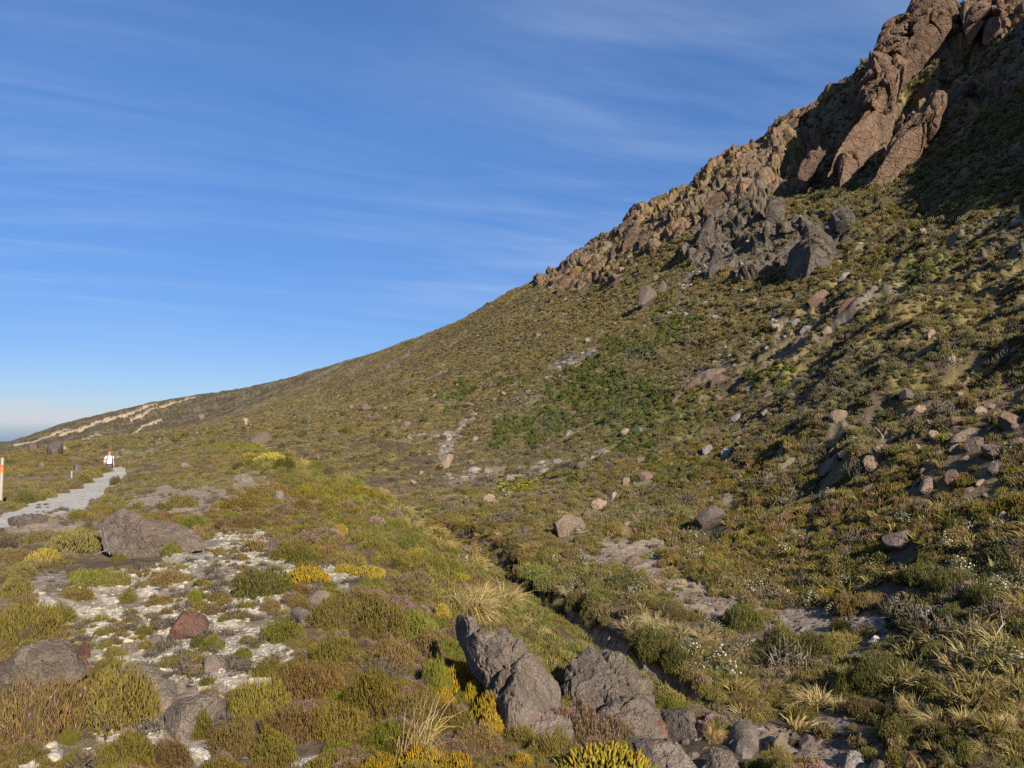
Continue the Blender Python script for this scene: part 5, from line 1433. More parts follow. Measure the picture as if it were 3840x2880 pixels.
KEY = [('olive', 240, 2075, 260, 120), ('olive', 665, 1905, 118, 62), ('olive', 895, 1915, 175, 58), ('olive', 820, 1905, 90, 40), ('fresh', 715, 1990, 105, 65), ('rust', 825, 1985, 100, 50), ('fresh', 635, 2085, 80, 70),
       ('olive', 275, 1950, 85, 40), ('fresh', 435, 2110, 52, 48), ('deep', 427, 1820, 42, 38), ('deep', 1060, 1768, 80, 58), ('deep', 890, 1762, 46, 32), ('yellow', 1003, 1735, 120, 46), ('yellow', 930, 1722, 60, 30),
       ('olive', 375, 1775, 75, 45), ('olive', 335, 1795, 75, 45), ('olive', 300, 1815, 80, 45), ('rust', 262, 1835, 70, 42), ('rust', 215, 1850, 70, 45), ('olive', 165, 1868, 80, 50), ('deep', 80, 1895, 70, 55), ('olive', 130, 1880, 60, 40), ('olive', 20, 1905, 60, 40),
       ('olive', 35, 2240, 130, 95), ('olive', 60, 2170, 120, 60), ('fresh', 300, 2190, 150, 70), ('olive', 400, 2200, 130, 80), ('olive', 270, 2250, 120, 60), ('olive', 60, 2420, 230, 190), ('olive', 170, 2340, 150, 80), ('rust', 605, 2195, 150, 60), ('olive', 470, 2265, 75, 60),
       ('rust', 575, 2270, 130, 60), ('fresh', 727, 2265, 60, 80), ('olive', 380, 2385, 85, 45), ('olive', 530, 2382, 85, 48), ('olive', 880, 2322, 105, 46), ('fresh', 780, 2445, 105, 80), ('deep', 740, 2430, 60, 50), ('fresh', 900, 2480, 90, 60), ('olive', 390, 2730, 320, 250), ('rust', 80, 2790, 300, 260),
       ('fresh', 250, 2800, 65, 80), ('olive', 725, 2770, 120, 120), ('olive', 440, 2900, 240, 190), ('rust', 620, 2890, 160, 110), ('olive', 250, 2890, 150, 90), ('rust', 20, 2900, 200, 130),
       ('fresh', 1047, 2405, 170, 100), ('olive', 1000, 2540, 110, 100), ('pink', 1545, 2215, 140, 85), ('pink', 1480, 2290, 130, 70), ('rust', 1330, 2290, 200, 110), ('olive', 1250, 2370, 210, 120), ('olive', 1420, 2390, 230, 140), ('fresh', 1560, 2400, 180, 120), ('rust', 1600, 2470, 180, 120),
       ('olive', 1250, 2500, 190, 140), ('grey', 1420, 2560, 210, 100), ('fresh', 1630, 2590, 120, 160), ('rust', 1150, 2640, 250, 150), ('olive', 1380, 2700, 280, 190), ('rust', 1550, 2720, 220, 150), ('olive', 1250, 2780, 260, 170), ('fresh', 1450, 2820, 200, 120), ('rust', 1080, 2780, 230, 150),
       ('olive', 960, 2700, 200, 170), ('rust', 860, 2840, 200, 130), ('olive', 1010, 2880, 200, 130), ('olive', 1700, 2760, 200, 150), ('rust', 1780, 2830, 180, 120),
       ('yellow', 1720, 2590, 130, 130), ('yellow', 1790, 2660, 120, 140), ('yellow', 1660, 2650, 90, 90), ('yellow', 1580, 2900, 200, 110), ('yellow', 1700, 2910, 180, 100), ('yellow', 1420, 2910, 170, 90), ('yellow', 1840, 2760, 100, 110), ('yellow', 1560, 2835, 110, 70),
        ('yellow', 1960, 2900, 110, 100), ('olive', 2080, 2860, 220, 140), ('olive', 1950, 2800, 160, 110), ('rust', 2200, 2830, 160, 100),
       ('yellow', 1660, 2330, 70, 90), ('yellow', 1370, 2170, 150, 55), ('grey', 1330, 2200, 120, 55), ('yellow', 1270, 2010, 70, 60), ('yellow', 1290, 2150, 80, 40), ('yellow', 1330, 1850, 50, 40), ('yellow', 1170, 2440, 40, 45),
       ('pink', 2200, 2800, 190, 190), ('pink', 2300, 2830, 180, 170), ('pink', 2130, 2790, 130, 160), ('pink', 2240, 2860, 150, 110), ('olive', 2350, 2850, 130, 90), ('yellow', 1830, 2730, 150, 160), ('yellow', 1790, 2600, 120, 140), ('fresh', 1690, 2480, 100, 110),
       ('gold', 1770, 2320, 200, 150), ('gold', 1710, 2280, 130, 110), ('gold', 1890, 2300, 150, 140), ('gold', 1800, 2270, 130, 110), ('gold', 1920, 2260, 80, 70), ('gold', 1130, 1752, 45, 55), ('gold', 1290, 1812, 60, 45), ('gold', 1360, 1848, 60, 45), ('gold', 1430, 1860, 50, 40), ('gold', 1510, 1965, 50, 50),
       ('gold', 1620, 2005, 70, 45), ('gold', 1680, 2030, 60, 45), ('gold', 1770, 2090, 60, 70), ('gold', 1790, 2130, 70, 60), ('wisp', 1500, 2890, 300, 280), ('wisp', 1560, 2890, 200, 330), ('gold', 2680, 2790, 110, 90), ('gold', 2030, 2390, 70, 60), ('gold', 1960, 2350, 70, 60), ('gold', 2420, 2330, 40, 40),
       ('pink', 1222, 2020, 110, 45), ('pink', 1060, 1922, 70, 40), ('pink', 1130, 2055, 160, 70), ('rust', 1000, 1850, 130, 55), ('rust', 920, 1980, 120, 50), ('olive', 1080, 2100, 150, 70), ('pink', 1410, 1990, 90, 65), ('pink', 1480, 1950, 70, 50), ('olive', 1280, 1900, 120, 55),
       ('rust', 1230, 1790, 90, 45), ('olive', 1400, 2080, 150, 60), ('rust', 1290, 2120, 170, 70), ('olive', 1230, 2250, 150, 60), ('fresh', 980, 2190, 120, 60), ('rust', 1120, 2230, 110, 60), ('olive', 1600, 2150, 150, 70), ('fresh', 1680, 2150, 130, 60), ('yellow', 1720, 2180, 90, 40), ('yellow', 1560, 2080, 90, 40),
       ('deep', 1480, 2140, 90, 45), ('pink', 1700, 2420, 60, 90), ('pink', 1890, 2420, 110, 70), ('olive', 2080, 2500, 130, 90), ('fresh', 2080, 2540, 70, 45), ('olive', 1980, 2430, 120, 80), ('olive', 2190, 2500, 90, 50),
       # the floor beyond the gully
       ('fresh', 2020, 2180, 160, 60), ('fresh', 2090, 2210, 170, 70), ('deep', 1990, 2250, 90, 60), ('olive', 1990, 2225, 70, 60), ('fresh', 2270, 2270, 150, 75), ('deep', 2230, 2290, 120, 60), ('deep', 2360, 2215, 150, 65), ('olive', 2330, 2170, 120, 45), ('straw', 2130, 2250, 80, 50), ('olive', 2170, 2290, 100, 70),
       ('olive', 2100, 2330, 100, 70), ('olive', 2430, 2280, 120, 60), ('olive', 2480, 2280, 110, 50), ('rust', 2550, 2330, 150, 60), ('straw', 2460, 2360, 110, 75), ('straw', 2510, 2370, 90, 60), ('straw', 2410, 2370, 70, 60), ('fresh', 2420, 2395, 80, 45), ('olive', 2230, 2360, 90, 60), ('deep', 2800, 2360, 190, 95), ('rust', 2860, 2330, 120, 50),
       ('deep', 2460, 2500, 200, 120), ('deep', 2550, 2520, 150, 90), ('rust', 2620, 2530, 120, 80), ('fresh', 2700, 2510, 80, 70), ('straw', 2740, 2520, 90, 80), ('straw', 2810, 2480, 120, 70), ('daisy', 2825, 2440, 80, 60), ('deep', 2870, 2480, 120, 60), ('straw', 2640, 2400, 120, 50), ('straw', 2700, 2440, 130, 60), ('olive', 2640, 2470, 100, 45),
       ('straw', 2910, 2560, 130, 75), ('straw', 2980, 2560, 90, 80), ('deep', 2960, 2480, 200, 130), ('deep', 3080, 2470, 190, 100), ('olive', 3180, 2440, 210, 90), ('olive', 3020, 2600, 90, 55), ('deep', 3230, 2610, 170, 110), ('deep', 3330, 2580, 220, 130), ('olive', 3420, 2570, 150, 90), ('deep', 3520, 2620, 150, 90), ('straw', 3090, 2660, 190, 90), ('straw', 3160, 2680, 120, 80),
       ('gold', 3385, 2690, 60, 130), ('straw', 3460, 2680, 150, 80), ('straw', 3540, 2730, 160, 80), ('straw', 3650, 2710, 150, 80), ('rust', 3260, 2690, 130, 80), ('olive', 3400, 2790, 190, 90), ('olive', 3500, 2740, 120, 60), ('olive', 3660, 2860, 90, 90), ('straw', 3800, 2740, 110, 80), ('straw', 3720, 2850, 110, 70), ('straw', 3590, 2880, 80, 60),
       ('daisy', 3135, 2305, 70, 48), ('daisy', 3180, 2200, 80, 50), ('daisy', 3235, 2230, 55, 35), ('daisy', 3390, 2280, 100, 55), ('daisy', 3450, 2300, 90, 40), ('daisy', 3330, 2455, 60, 25), ('daisy', 3220, 2480, 50, 35), ('olive', 3420, 2190, 100, 65), ('rust', 3290, 2280, 130, 60), ('rust', 3210, 2310, 110, 45), ('olive', 3000, 2270, 130, 55), ('yellow', 3120, 2240, 110, 40),
       ('pink', 3270, 2390, 110, 50), ('deep', 3170, 2370, 90, 45), ('straw', 3380, 2380, 35, 30), ('straw', 3430, 2450, 45, 40), ('straw', 3630, 2410, 55, 45), ('straw', 3820, 2380, 50, 45), ('deep', 3460, 2390, 140, 65), ('deep', 3600, 2340, 160, 80), ('deep', 3720, 2440, 150, 70), ('olive', 3560, 2450, 150, 60), ('deep', 3500, 2200, 160, 80), ('deep', 3620, 2220, 170, 90), ('deep', 3720, 2280, 140, 80), ('rust', 3790, 2330, 130, 70),
       ('daisy', 2130, 2000, 50, 35), ('daisy', 2170, 2005, 60, 35), ('daisy', 2440, 2090, 50, 30), ('daisy', 2260, 1945, 30, 20), ('daisy', 2470, 2060, 45, 22), ('deep', 2180, 2035, 60, 25), ('rust', 2230, 2010, 50, 35), ('olive', 2390, 2030, 60, 35), ('olive', 2300, 2000, 110, 40), ('rust', 2150, 2090, 90, 40), ('fresh', 2080, 2080, 80, 30), ('daisy', 2080, 2110, 55, 30), ('rust', 1950, 2110, 60, 45), ('daisy', 2690, 2130, 60, 30),
       ('straw', 2560, 2200, 40, 30), ('straw', 2620, 2225, 50, 28), ('deep', 2740, 2210, 40, 28), ('straw', 2720, 2190, 35, 28), ('daisy', 2740, 2150, 50, 35), ('deep', 2800, 2180, 70, 35), ('grey', 2110, 1890, 50, 25), ('straw', 2100, 1930, 35, 25)]
for a in KEY:
    seen(*a)

for i in range(34):
    t = i / 33
    k = 3 + t * 10.5
    j = int(k)
    ex = EDGE[j][0] + (EDGE[j + 1][0] - EDGE[j][0]) * (k - j)
    ey = EDGE[j][1] + (EDGE[j + 1][1] - EDGE[j][1]) * (k - j)
    ex += random.uniform(-0.25, 0.55) * (0.5 + ey / 25)
    ey += random.uniform(-0.4, 0.4)
    if ey < 9.5 or random.random() < 0.25:
        continue
    w_ = random.uniform(0.35, 0.7) * (0.8 + ey / 60)
    plant('gold', (ex, ey, float(ground(ex, ey)) - 0.02), w_, w_ * 0.5, random.uniform(-0.5, 0.5))
    TAKEN.append((ex, ey, w_ * 0.4))

# plants between the ones picked out: no room is left where the ground is grown over
def room(x, y, r, pts, k=0.8):
    for a, b, c in pts:
        if (a - x) ** 2 + (b - y) ** 2 < (k * (c + r)) ** 2:
            return False
    return True


ROCKS_XY = []
for o in COL.objects:
    if o.get('category') in ('boulder', 'rock', 'stone') and o.location.y < 40:
        d = np.array(o.bound_box)
        ROCKS_XY.append((o.location.x, o.location.y, 0.3 * float(np.ptp(d[:, 0]))))


BOULD = np.array([(o.location.x, o.location.y, float(np.ptp(np.array(o.bound_box)[:, 0]))) for o in COL.objects if o.get('category') in ('boulder', 'rock', 'stone')])


def clear(x, y):
    """keeps the ground at the foot of a boulder, and the line of sight to it, free of cover"""
    k = np.ones(len(x), bool)
    for a, b, w in BOULD:
        r = math.hypot(a, b)
        al = (x * a + y * b) / r - r
        ac = (x * b - y * a) / r
        k &= ~((np.abs(ac) < 0.44 * w) & (al > -(0.55 * w + 0.2 if r < 13 else 1.05 * w + 0.45)) & (al < 0.5 * w))
    return k


def cell(m, x, y):
    ir, ia, _, _ = gidx(np.array([x]), np.array([y]))
    return m[ir[0], ia[0]]


rf_ = random.Random(11)
pts = list(TAKEN) + ROCKS_XY
tries = 0
while tries < 9000 and _cnt.get('n', 0) < 150:
    tries += 1
    Y = 3.7 * (19 / 3.7) ** rf_.random()
    px = rf_.uniform(-150, 3990)
    x = (px - CX) / F * Y
    if cell(M_path, x, Y) or cell(M_grav, x, Y) or cell(M_bare, x, Y) or ((cell(M_white, x, Y) or cell(M_white, x * (1 + 0.5 / Y), Y + 0.5) or cell(M_white, x * (1 + 1.2 / Y), Y + 1.2)) and rf_.random() < 0.95):
        continue
    bank = cell(onbank, x, Y) > 0.5
    w = rf_.uniform(0.22, 0.5) * (1.0 if bank else 0.95)
    if not room(x, Y, w * 0.45, pts, 0.78) or not clear(np.array([x - w * 0.2]), np.array([Y]))[0] or not clear(np.array([x + w * 0.2]), np.array([Y]))[0]:
        continue
    pts.append((x, Y, w * 0.45))
    z = float(ground(x, Y)) - 0.02
    if bank:
        kind = rf_.choices(['olive', 'rust', 'fresh', 'deep', 'pink', 'grey', 'yellow'], [40, 32, 11, 4, 6, 3, 3])[0]
    else:
        kind = rf_.choices(['olive', 'rust', 'fresh', 'deep', 'straw', 'daisy', 'grey'], [26, 20, 8, 24, 20, 2, 3])[0]
    plant(kind, (x, Y, z), w, w * rf_.uniform(0.4, 0.62))
    _cnt['n'] = _cnt.get('n', 0) + 1

# ---- words for every plant: its kind and how it lies to the rock or plant next to it that one can find
def short(s, n=6):
    for w in (',', ' with ', ' under ', ' lying ', ' among ', ' between ', ' beside ', ' and ', ' behind ', ' on ', ' at ', ' in ', ' above ', ' below ', ' of ', ' uphill ', ' downhill ', ' near ', ' like ', ' propped ', ' half ', ' alone ',
              ' standing ', ' sloping ', ' overhanging ', ' humped', ' tucked ', ' cut ', ' sunk ', ' breaking ', ' touching ', ' closest ', ' beyond ', ' perched ', ' leaning by', ' next ', ' by '):
        i = s.find(w, 8)
        s = s if i < 0 else s[:i]
    return ' '.join(s.split()[:n])


cells = {}
ITEMS = [(o, WORDS[k][2], x, y, {'shrub': 'shrubs on the heath', 'grass tussock': 'grass tussocks on the heath'}[WORDS[k][1]]) for o, k, x, y, w in PLANTS] + EXTRA
for o, what, x, y, grp in ITEMS:
    o['group'] = grp
    best = min(LAND, key=lambda m: (m[0] - x) ** 2 + (1.6 * (m[1] - y)) ** 2)
    dx, dy = x - best[0], y - best[1]
    if abs(dx) > 1.6 * abs(dy):
        rel = 'on the path side of' if dx < 0 else 'on the hill side of'
    else:
        rel = 'behind' if dy < 0 else 'in front of'
    cells.setdefault((what, rel, short(best[2])), []).append((math.hypot(dx, 1.6 * dy), o))
ORD = ['', 'second', 'third', 'fourth', 'fifth', 'sixth', 'seventh', 'eighth', 'ninth', 'tenth', 'eleventh', 'twelfth', 'thirteenth', 'fourteenth', 'fifteenth', 'sixteenth', 'seventeenth', 'eighteenth', 'nineteenth', 'twentieth'] + ['outermost'] * 60


for (what, rel, lm), lst in cells.items():
    lst.sort(key=lambda a: a[0])
    for i, (_, o) in enumerate(lst):
        lab = f"{what} {rel} the {lm}" if len(lst) == 1 else f"{what} close {rel} the {lm}" if i == 0 else f"{ORD[i]} {what} out {rel} the {lm}"
        if len(lab.split()) > 16:
            lab = lab.replace('on the hill side of', 'hillwards of').replace('on the path side of', 'pathwards of').replace(' close ', ' ').replace(' out ', ' ')
        o['label'] = lab

# ------------------------------------------------------------------ the cover nobody could count
def cover(name, meshes, pos, scale, rot, label, m=None, rs=1):
    """one object that stands copies of a few small plants on points of the ground"""
    n = len(pos)
    me = bpy.data.meshes.new(name)
    me.vertices.add(n)
    me.vertices.foreach_set('co', np.asarray(pos, np.float32).ravel())
    for nm, ty, dat in (('scl', 'FLOAT_VECTOR', scale), ('rot', 'FLOAT_VECTOR', rot)):
        a = me.attributes.new(nm, ty, 'POINT')
        a.data.foreach_set('vector', np.asarray(dat, np.float32).ravel())
    a = me.attributes.new('pick', 'INT', 'POINT')
    a.data.foreach_set('value', rng.integers(0, len(meshes), n).astype(np.int32))
    o = link(name, me)
    g = bpy.data.node_groups.new(name, 'GeometryNodeTree')
    g.interface.new_socket('Geometry', in_out='INPUT', socket_type='NodeSocketGeometry')
    g.interface.new_socket('Geometry', in_out='OUTPUT', socket_type='NodeSocketGeometry')
    t = NT(g)
    gi, go = t.add('NodeGroupInput'), t.add('NodeGroupOutput')
    join = t.add('GeometryNodeJoinGeometry')
    for src in meshes:
        oi = t.add('GeometryNodeObjectInfo', transform_space='ORIGINAL')
        oi.inputs['Object'].default_value = src
        oi.inputs['As Instance'].default_value = True
        t.l.new(oi.outputs['Geometry'], join.inputs[0])
    iop = t.add('GeometryNodeInstanceOnPoints')
    iop.inputs['Pick Instance'].default_value = True
    na = {k: t.add('GeometryNodeInputNamedAttribute', data_type=ty) for k, ty in (('scl', 'FLOAT_VECTOR'), ('rot', 'FLOAT_VECTOR'), ('pick', 'INT'))}
    for k, a in na.items():
        a.inputs['Name'].default_value = k
    e2r = t.add('FunctionNodeEulerToRotation')
    att = lambda k: next(s for s in na[k].outputs if s.enabled and s.name == 'Attribute')
    t.l.new(gi.outputs[0], iop.inputs['Points'])
    t.l.new(join.outputs[0], iop.inputs['Instance'])
    t.l.new(att('pick'), iop.inputs['Instance Index'])
    t.l.new(att('rot'), e2r.inputs[0])
    t.l.new(e2r.outputs[0], iop.inputs['Rotation'])
    t.l.new(att('scl'), iop.inputs['Scale'])
    t.l.new(iop.outputs[0], go.inputs[0])
    md = o.modifiers.new('cover', 'NODES')
    md.node_group = g
    tag(o, label, None, None, 'stuff')
    return o


USED = {}


def first_of(kind, meshes, m, spots, w, words):
    """the plants a cover copies stand on the hill as plants of their own"""
    out = []
    for me, (px, py) in zip(withmat(meshes, m), spots):
        p = hit(px, py)
        o = bpy.data.objects.new(me.name, me)
        COL.objects.link(o)
        o.location = p
        o.scale = (w, w, w)
        o['category'] = 'grass tussock' if 'tussock' in me.name else 'stone' if 'stone' in me.name else 'shrub'
        lb = words % short(min(LAND, key=lambda q: (q[0] - px) ** 2 + (q[1] - py) ** 2)[2])
        USED[lb] = USED.get(lb, 0) + 1
        o['label'] = lb if USED[lb] == 1 else f'{ORD[USED[lb] - 1]} {lb}'
        o['group'] = 'small cover on the slopes'
        out.append(o)
    return out


def scatter(n, r0, r1, a0, a1, p=1.0):
    """points over a wedge of ground; p: how fast they thin out with distance"""
    a = np.radians(rng.uniform(a0, a1, n))
    u = rng.uniform(0, 1, n)
    e = 2 - p
    r = (r0 ** e + u * (r1 ** e - r0 ** e)) ** (1 / e) if abs(e) > 1e-6 else r0 * (r1 / r0) ** u
    return r * np.sin(a), r * np.cos(a)


def pick(x, y, *grids):
    ir, ia, _, _ = gidx(x, y)
    return [g[ir, ia] for g in grids]


NRM = np.zeros(GZ.shape + (3,))
gu = np.stack([GX[:, 1:] - GX[:, :-1], GY[:, 1:] - GY[:, :-1], GZ0[:, 1:] - GZ0[:, :-1]], -1)
gv = np.stack([GX[1:] - GX[:-1], GY[1:] - GY[:-1], GZ0[1:] - GZ0[:-1]], -1)
NRM[:-1, :-1] = unit(np.cross(gu[:-1], gv[:, :-1]))
NRM[NRM[..., 2] < 0] *= -1


def lay(x, y, smin, smax, flat=(0.85, 1.15), sink=0.03, follow=0.55, aspect=1.0):
    n = len(x)
    z = ground(x, y)
    ir, ia, _, _ = gidx(x, y)
    N = NRM[ir, ia]
    s = smin * (smax / smin) ** (rng.uniform(0, 1, n) ** 1.5)
    rot = np.zeros((n, 3))
    rot[:, 0] = -N[:, 1] * follow + rng.normal(size=n) * 0.1
    rot[:, 1] = N[:, 0] * follow + rng.normal(size=n) * 0.1
    rot[:, 2] = rng.uniform(0, 6.28, n)
    sc = np.stack([s, s, s * aspect * rng.uniform(*flat, n)], 1)
    dx, dy = DXm[ir, ia], DYm[ir, ia]
    return np.stack([x + dx, y + dy, z - sink * s], 1), sc, rot


# a) low heath twigs over the bank and the flat close by
MIDH = dict(n=520, L=0.22, W=0.026)
mid_heath = [heather('heather_bush', 400 + k, cols=c, h=0.42, flower=f, **MIDH) for k, (c, f) in enumerate(((OLIVE, 0), (RUST, 0.03), (OLIVE + RUST, 0), (FRESH + OLIVE, 0), (RUST, 0.25), (OLIVE + DEEP, 0)))]
mh = first_of('h', mid_heath, LEAF, [(1150, 1850), (1060, 1980), (760, 1780), (1350, 2040), (950, 2060), (560, 1800)], 0.35, 'small heather cushion near the %s')
near_heath = [next(o for o, kk, *_ in PLANTS if kk == kd and o.data == NEARK[kd][j]) for kd, j in (('olive', 0), ('olive', 1), ('olive', 3), ('rust', 0), ('rust', 1), ('rust', 2), ('fresh', 0), ('pink', 0), ('grey', 0))]


def heath(n, r0, r1, p, srcs, lo, hi, name, words):
    x, y = scatter(n, r0, r1, -37, 22, p)
    b, pa, wh, ba, gr = pick(x, y, onbank, M_path, M_white, M_bare, M_grav)
    patchy = fbm((x, y), 1.1 if r0 < 5 else 1.7, 4, 0.6, seed=301)
    k = (b > 0.3) & ~pa & ~gr & (patchy > -0.2) & (rng.uniform(size=len(x)) > np.where(wh, 0.955, np.where(ba, 0.93, 0.0)))
    x, y = x[k], y[k]
    keep = clear(x, y)
    for o, kd, qx, qy, w in PLANTS:
        if kd in ('gold', 'yellow', 'wisp', 'pink'):
            a, c = o.location.x, o.location.y
            keep &= (x - a) ** 2 + (y - c + 0.25 * w) ** 2 > (0.5 * w) ** 2
    for a, c, r in ROCKS_XY:
        keep &= (x - a) ** 2 + (y - c) ** 2 > (r * 1.1) ** 2
    x, y = x[keep], y[keep]
    P_, S_, R_ = lay(x, y, lo, hi, sink=0.12)
    S_ *= np.clip(0.75 + (np.hypot(x, y) - 7) * 0.02, 0.75, 1.5)[:, None]
    cover(name, srcs, P_, S_, R_, words)


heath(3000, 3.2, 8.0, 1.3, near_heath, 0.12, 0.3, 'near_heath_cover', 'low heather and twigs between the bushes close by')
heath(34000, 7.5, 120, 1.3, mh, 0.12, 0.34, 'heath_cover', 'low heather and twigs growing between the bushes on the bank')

# the yellow-green fringe along the crest of the bank
fk = rng.uniform(4, 14.2, 2600)
ej = fk.astype(int)
EA = np.array(EDGE)
ep = EA[ej] + (EA[ej + 1] - EA[ej]) * (fk - ej)[:, None]
et = unit(EA[ej + 1] - EA[ej])
off = rng.uniform(-0.5, 1.5, 2600) * (0.55 + ep[:, 1] / 30)
x, y = ep[:, 0] - et[:, 1] * off, ep[:, 1] + et[:, 0] * off
k = clear(x, y) & (fbm((x, y), 1.4, 3, 0.6, seed=361) > -0.25)
fringe = [o for o, kd, *_ in PLANTS if kd in ('yellow', 'fresh')]
fr = [next(o for o in fringe if o.data == m) for m in (NEARK['fresh'][0], NEARK['fresh'][1])] + [mh[3], mh[2], mh[3], mh[0], mh[5]]
P_, S_, R_ = lay(x[k], y[k], 0.18, 0.42, sink=0.1)
S_ *= np.clip(0.7 + P_[:, 1:2] / 40, 0.7, 1.5)
cover('crest_heath', fr, P_, S_, R_, 'green and olive heath along the crest of the bank')

# b) the flat and the slopes: cushions, tussocks, green scrub, dead scrub, loose stones
lo_cush = [heather('heather_bush', 430 + k, 110, 0.34, 0.075, c, h=0.42) for k, c in enumerate((OLIVE + RUST, RUST + GREYT[:2], OLIVE, DEEP + OLIVE, RUST + OLIVE))]
lo_tuss = [tussock('tussock', 450 + k, 70, c, L=0.9, W=0.035, lean=(0.25, -0.1), droop=0.6, seg=3) for k, c in enumerate(([(0.36, 0.285, 0.125), (0.31, 0.24, 0.095), (0.42, 0.34, 0.165)], [(0.34, 0.26, 0.09), (0.28, 0.22, 0.07)], [(0.34, 0.27, 0.11), (0.22, 0.185, 0.045), (0.19, 0.165, 0.04)], [(0.38, 0.305, 0.145), (0.29, 0.23, 0.09)]))]
lo_green = [leafy('green_shrub', 470 + k, 150, c, 0.15, 0.5) for k, c in enumerate(([(0.10, 0.125, 0.02), (0.085, 0.105, 0.018), (0.13, 0.15, 0.025)], [(0.10, 0.12, 0.02), (0.14, 0.155, 0.028)], [(0.085, 0.11, 0.02), (0.12, 0.14, 0.022)], [(0.15, 0.165, 0.03), (0.11, 0.13, 0.02)]))]
lo_dead = [twigs('dead_bush', 490 + k, 130, GREYT, 0.3, 0.03, 0.35) for k in range(3)]
lo_lime = [leafy('lime_shrub', 500 + k, 150, [(0.20, 0.20, 0.025), (0.17, 0.18, 0.025), (0.23, 0.20, 0.035)], 0.14, 0.35) for k in range(2)]
lo_daisy = [daisy('daisy_shrub', 510 + k, 380, [(0.13, 0.135, 0.06), (0.17, 0.16, 0.09)], 60) for k in range(2)]


def pebble(name, seed, n=2):
    b = Leaves(seed)
    import bmesh
    bm = bmesh.new()
    bmesh.ops.create_icosphere(bm, subdivisions=n, radius=0.5)
    v = np.array([q.co for q in bm.verts])
    tr = np.array([[q.index for q in f.verts] for f in bm.faces])
    bm.free()
    for _ in range(7):
        d = unit(b.r.normal(size=3))
        c = b.r.uniform(0.25, 0.42)
        pr = v @ d
        v = v - np.outer(np.maximum(pr - c, 0), d)
    v *= np.array([1.0, b.r.uniform(0.6, 0.9), b.r.uniform(0.45, 0.8)])
    return mesh_np(name, v, None, tr, shade=False)


m_peb = m_rock('loose_stone', 1.0, (0.20, 0.16, 0.135, 1), (0.28, 0.24, 0.21, 1), (0.25, 0.14, 0.10, 1), (0.40, 0.37, 0.33, 1), 0.35, 0.35)
sl_c = first_of('c', lo_cush, LEAF_FAR, [(1500, 1700), (1900, 1720), (1700, 1500), (2600, 1700), (2900, 1650)], 0.45, 'low olive cushion on the slope near the %s')
sl_t = first_of('t', lo_tuss, DRY, [(1620, 1690), (2050, 1650), (1850, 1450), (2750, 1500)], 0.7, 'pale tussock on the slope near the %s')
sl_g = first_of('g', lo_green, LEAF_FAR, [(1980, 1600), (2280, 1380), (2450, 1600), (2180, 1790)], 0.8, 'green shrub in a green patch near the %s')
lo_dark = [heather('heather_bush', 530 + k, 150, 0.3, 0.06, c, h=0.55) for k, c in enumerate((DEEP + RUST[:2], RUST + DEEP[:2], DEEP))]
sl_k = first_of('k', lo_dark, LEAF, [(2900, 1900), (3300, 1850), (3100, 1700)], 0.4, 'dark bush on the shaded slope near the %s')
sl_d = first_of('d', lo_dead, DRY, [(1800, 1800), (2450, 1950), (2950, 1850)], 0.6, 'dead grey scrub near the %s')
sl_l = first_of('l', lo_lime, LEAF, [(1960, 1820), (2480, 1260)], 0.8, 'lime-green shrub in a bright patch near the %s')
sl_y = first_of('y', lo_daisy, LEAF, [(1900, 1860), (1850, 1900)], 0.6, 'small cream-flowered shrub near the %s')
pb = withmat([pebble('stone', 520 + k) for k in range(5)], m_peb)
sl_s = first_of('s', pb, m_peb, [(2700, 2290), (2450, 2110), (2600, 2240), (2870, 2300), (3150, 2380)], 0.16, 'loose stone in the gravel near the %s')
for me in pb:
    while len(me.materials) > 1:
        me.materials.pop()


def zone(n, r0, r1, p, test, a0=-37, a1=37):
    x, y = scatter(n, r0, r1, a0, a1, p)
    k = test(x, y) & clear(x, y)
    return x[k], y[k]


def slope(x, y, seed, lo, size=3.0, soften=0.3):
    b, pa, gr, sc, sr, rk, ot = pick(x, y, onbank, M_path, M_grav, M_scree, M_scar, soft, OUT)
    q = fbm((x, y), size, 4, 0.6, seed=seed) + rng.normal(size=len(x)) * soften * 0.5
    u, v = x * 0.94 + y * 0.34, y * 0.94 - x * 0.34
    q = q + 0.5 * smooth(30, 60, np.hypot(x, y)) * fbm((u / 14, v / 1.6), 1.6, 3, 0.55, seed=seed + 1)
    bl = pick(x, y, M_block)[0]
    return (b < 0.5) & ~pa & ~sr & (~bl | (rng.uniform(size=len(x)) < 0.5)) & (q > lo) & (rng.uniform(size=len(x)) > np.where(gr, 0.93, np.where(sc, 0.85, np.where(rk > 0.3, 0.55 + 0.42 * ot, 0.0))))


gm = lambda x, y: pick(x, y, M_green | M_lime)[0]
x, y = zone(30000, 5.5, 40, 1.3, lambda x, y: slope(x, y, 311, -0.16, 2.0) & (rng.uniform(size=len(x)) < 0.62), -25, 37)
P_, S_, R_ = lay(x, y, 0.16, 0.5)
S_ *= np.clip(np.hypot(x, y) / 15, 0.5, 1.0)[:, None]
cover('flat_cover', mh, P_, S_, R_, 'low scrub over the flat and the near foot of the hill')
x, y = zone(9000, 5.5, 40, 1.3, lambda x, y: slope(x, y, 317, 0.0, 1.6) & ~gm(x, y), -25, 37)
cover('flat_grass', sl_t, *lay(x, y, 0.18, 0.5), 'dry grass over the flat and the near foot of the hill')
x, y = zone(190000, 20, 330, 1.3, lambda x, y: slope(x, y, 323, -0.3, 6.0) & (rng.uniform(size=len(x)) < 0.35 + 0.65 * smooth(1500, 2900, pick(x, y, PXg)[0])), -37, 38)
s0 = np.hypot(x, y)
P_, S_, R_ = lay(x, y, 0.35, 1.15)
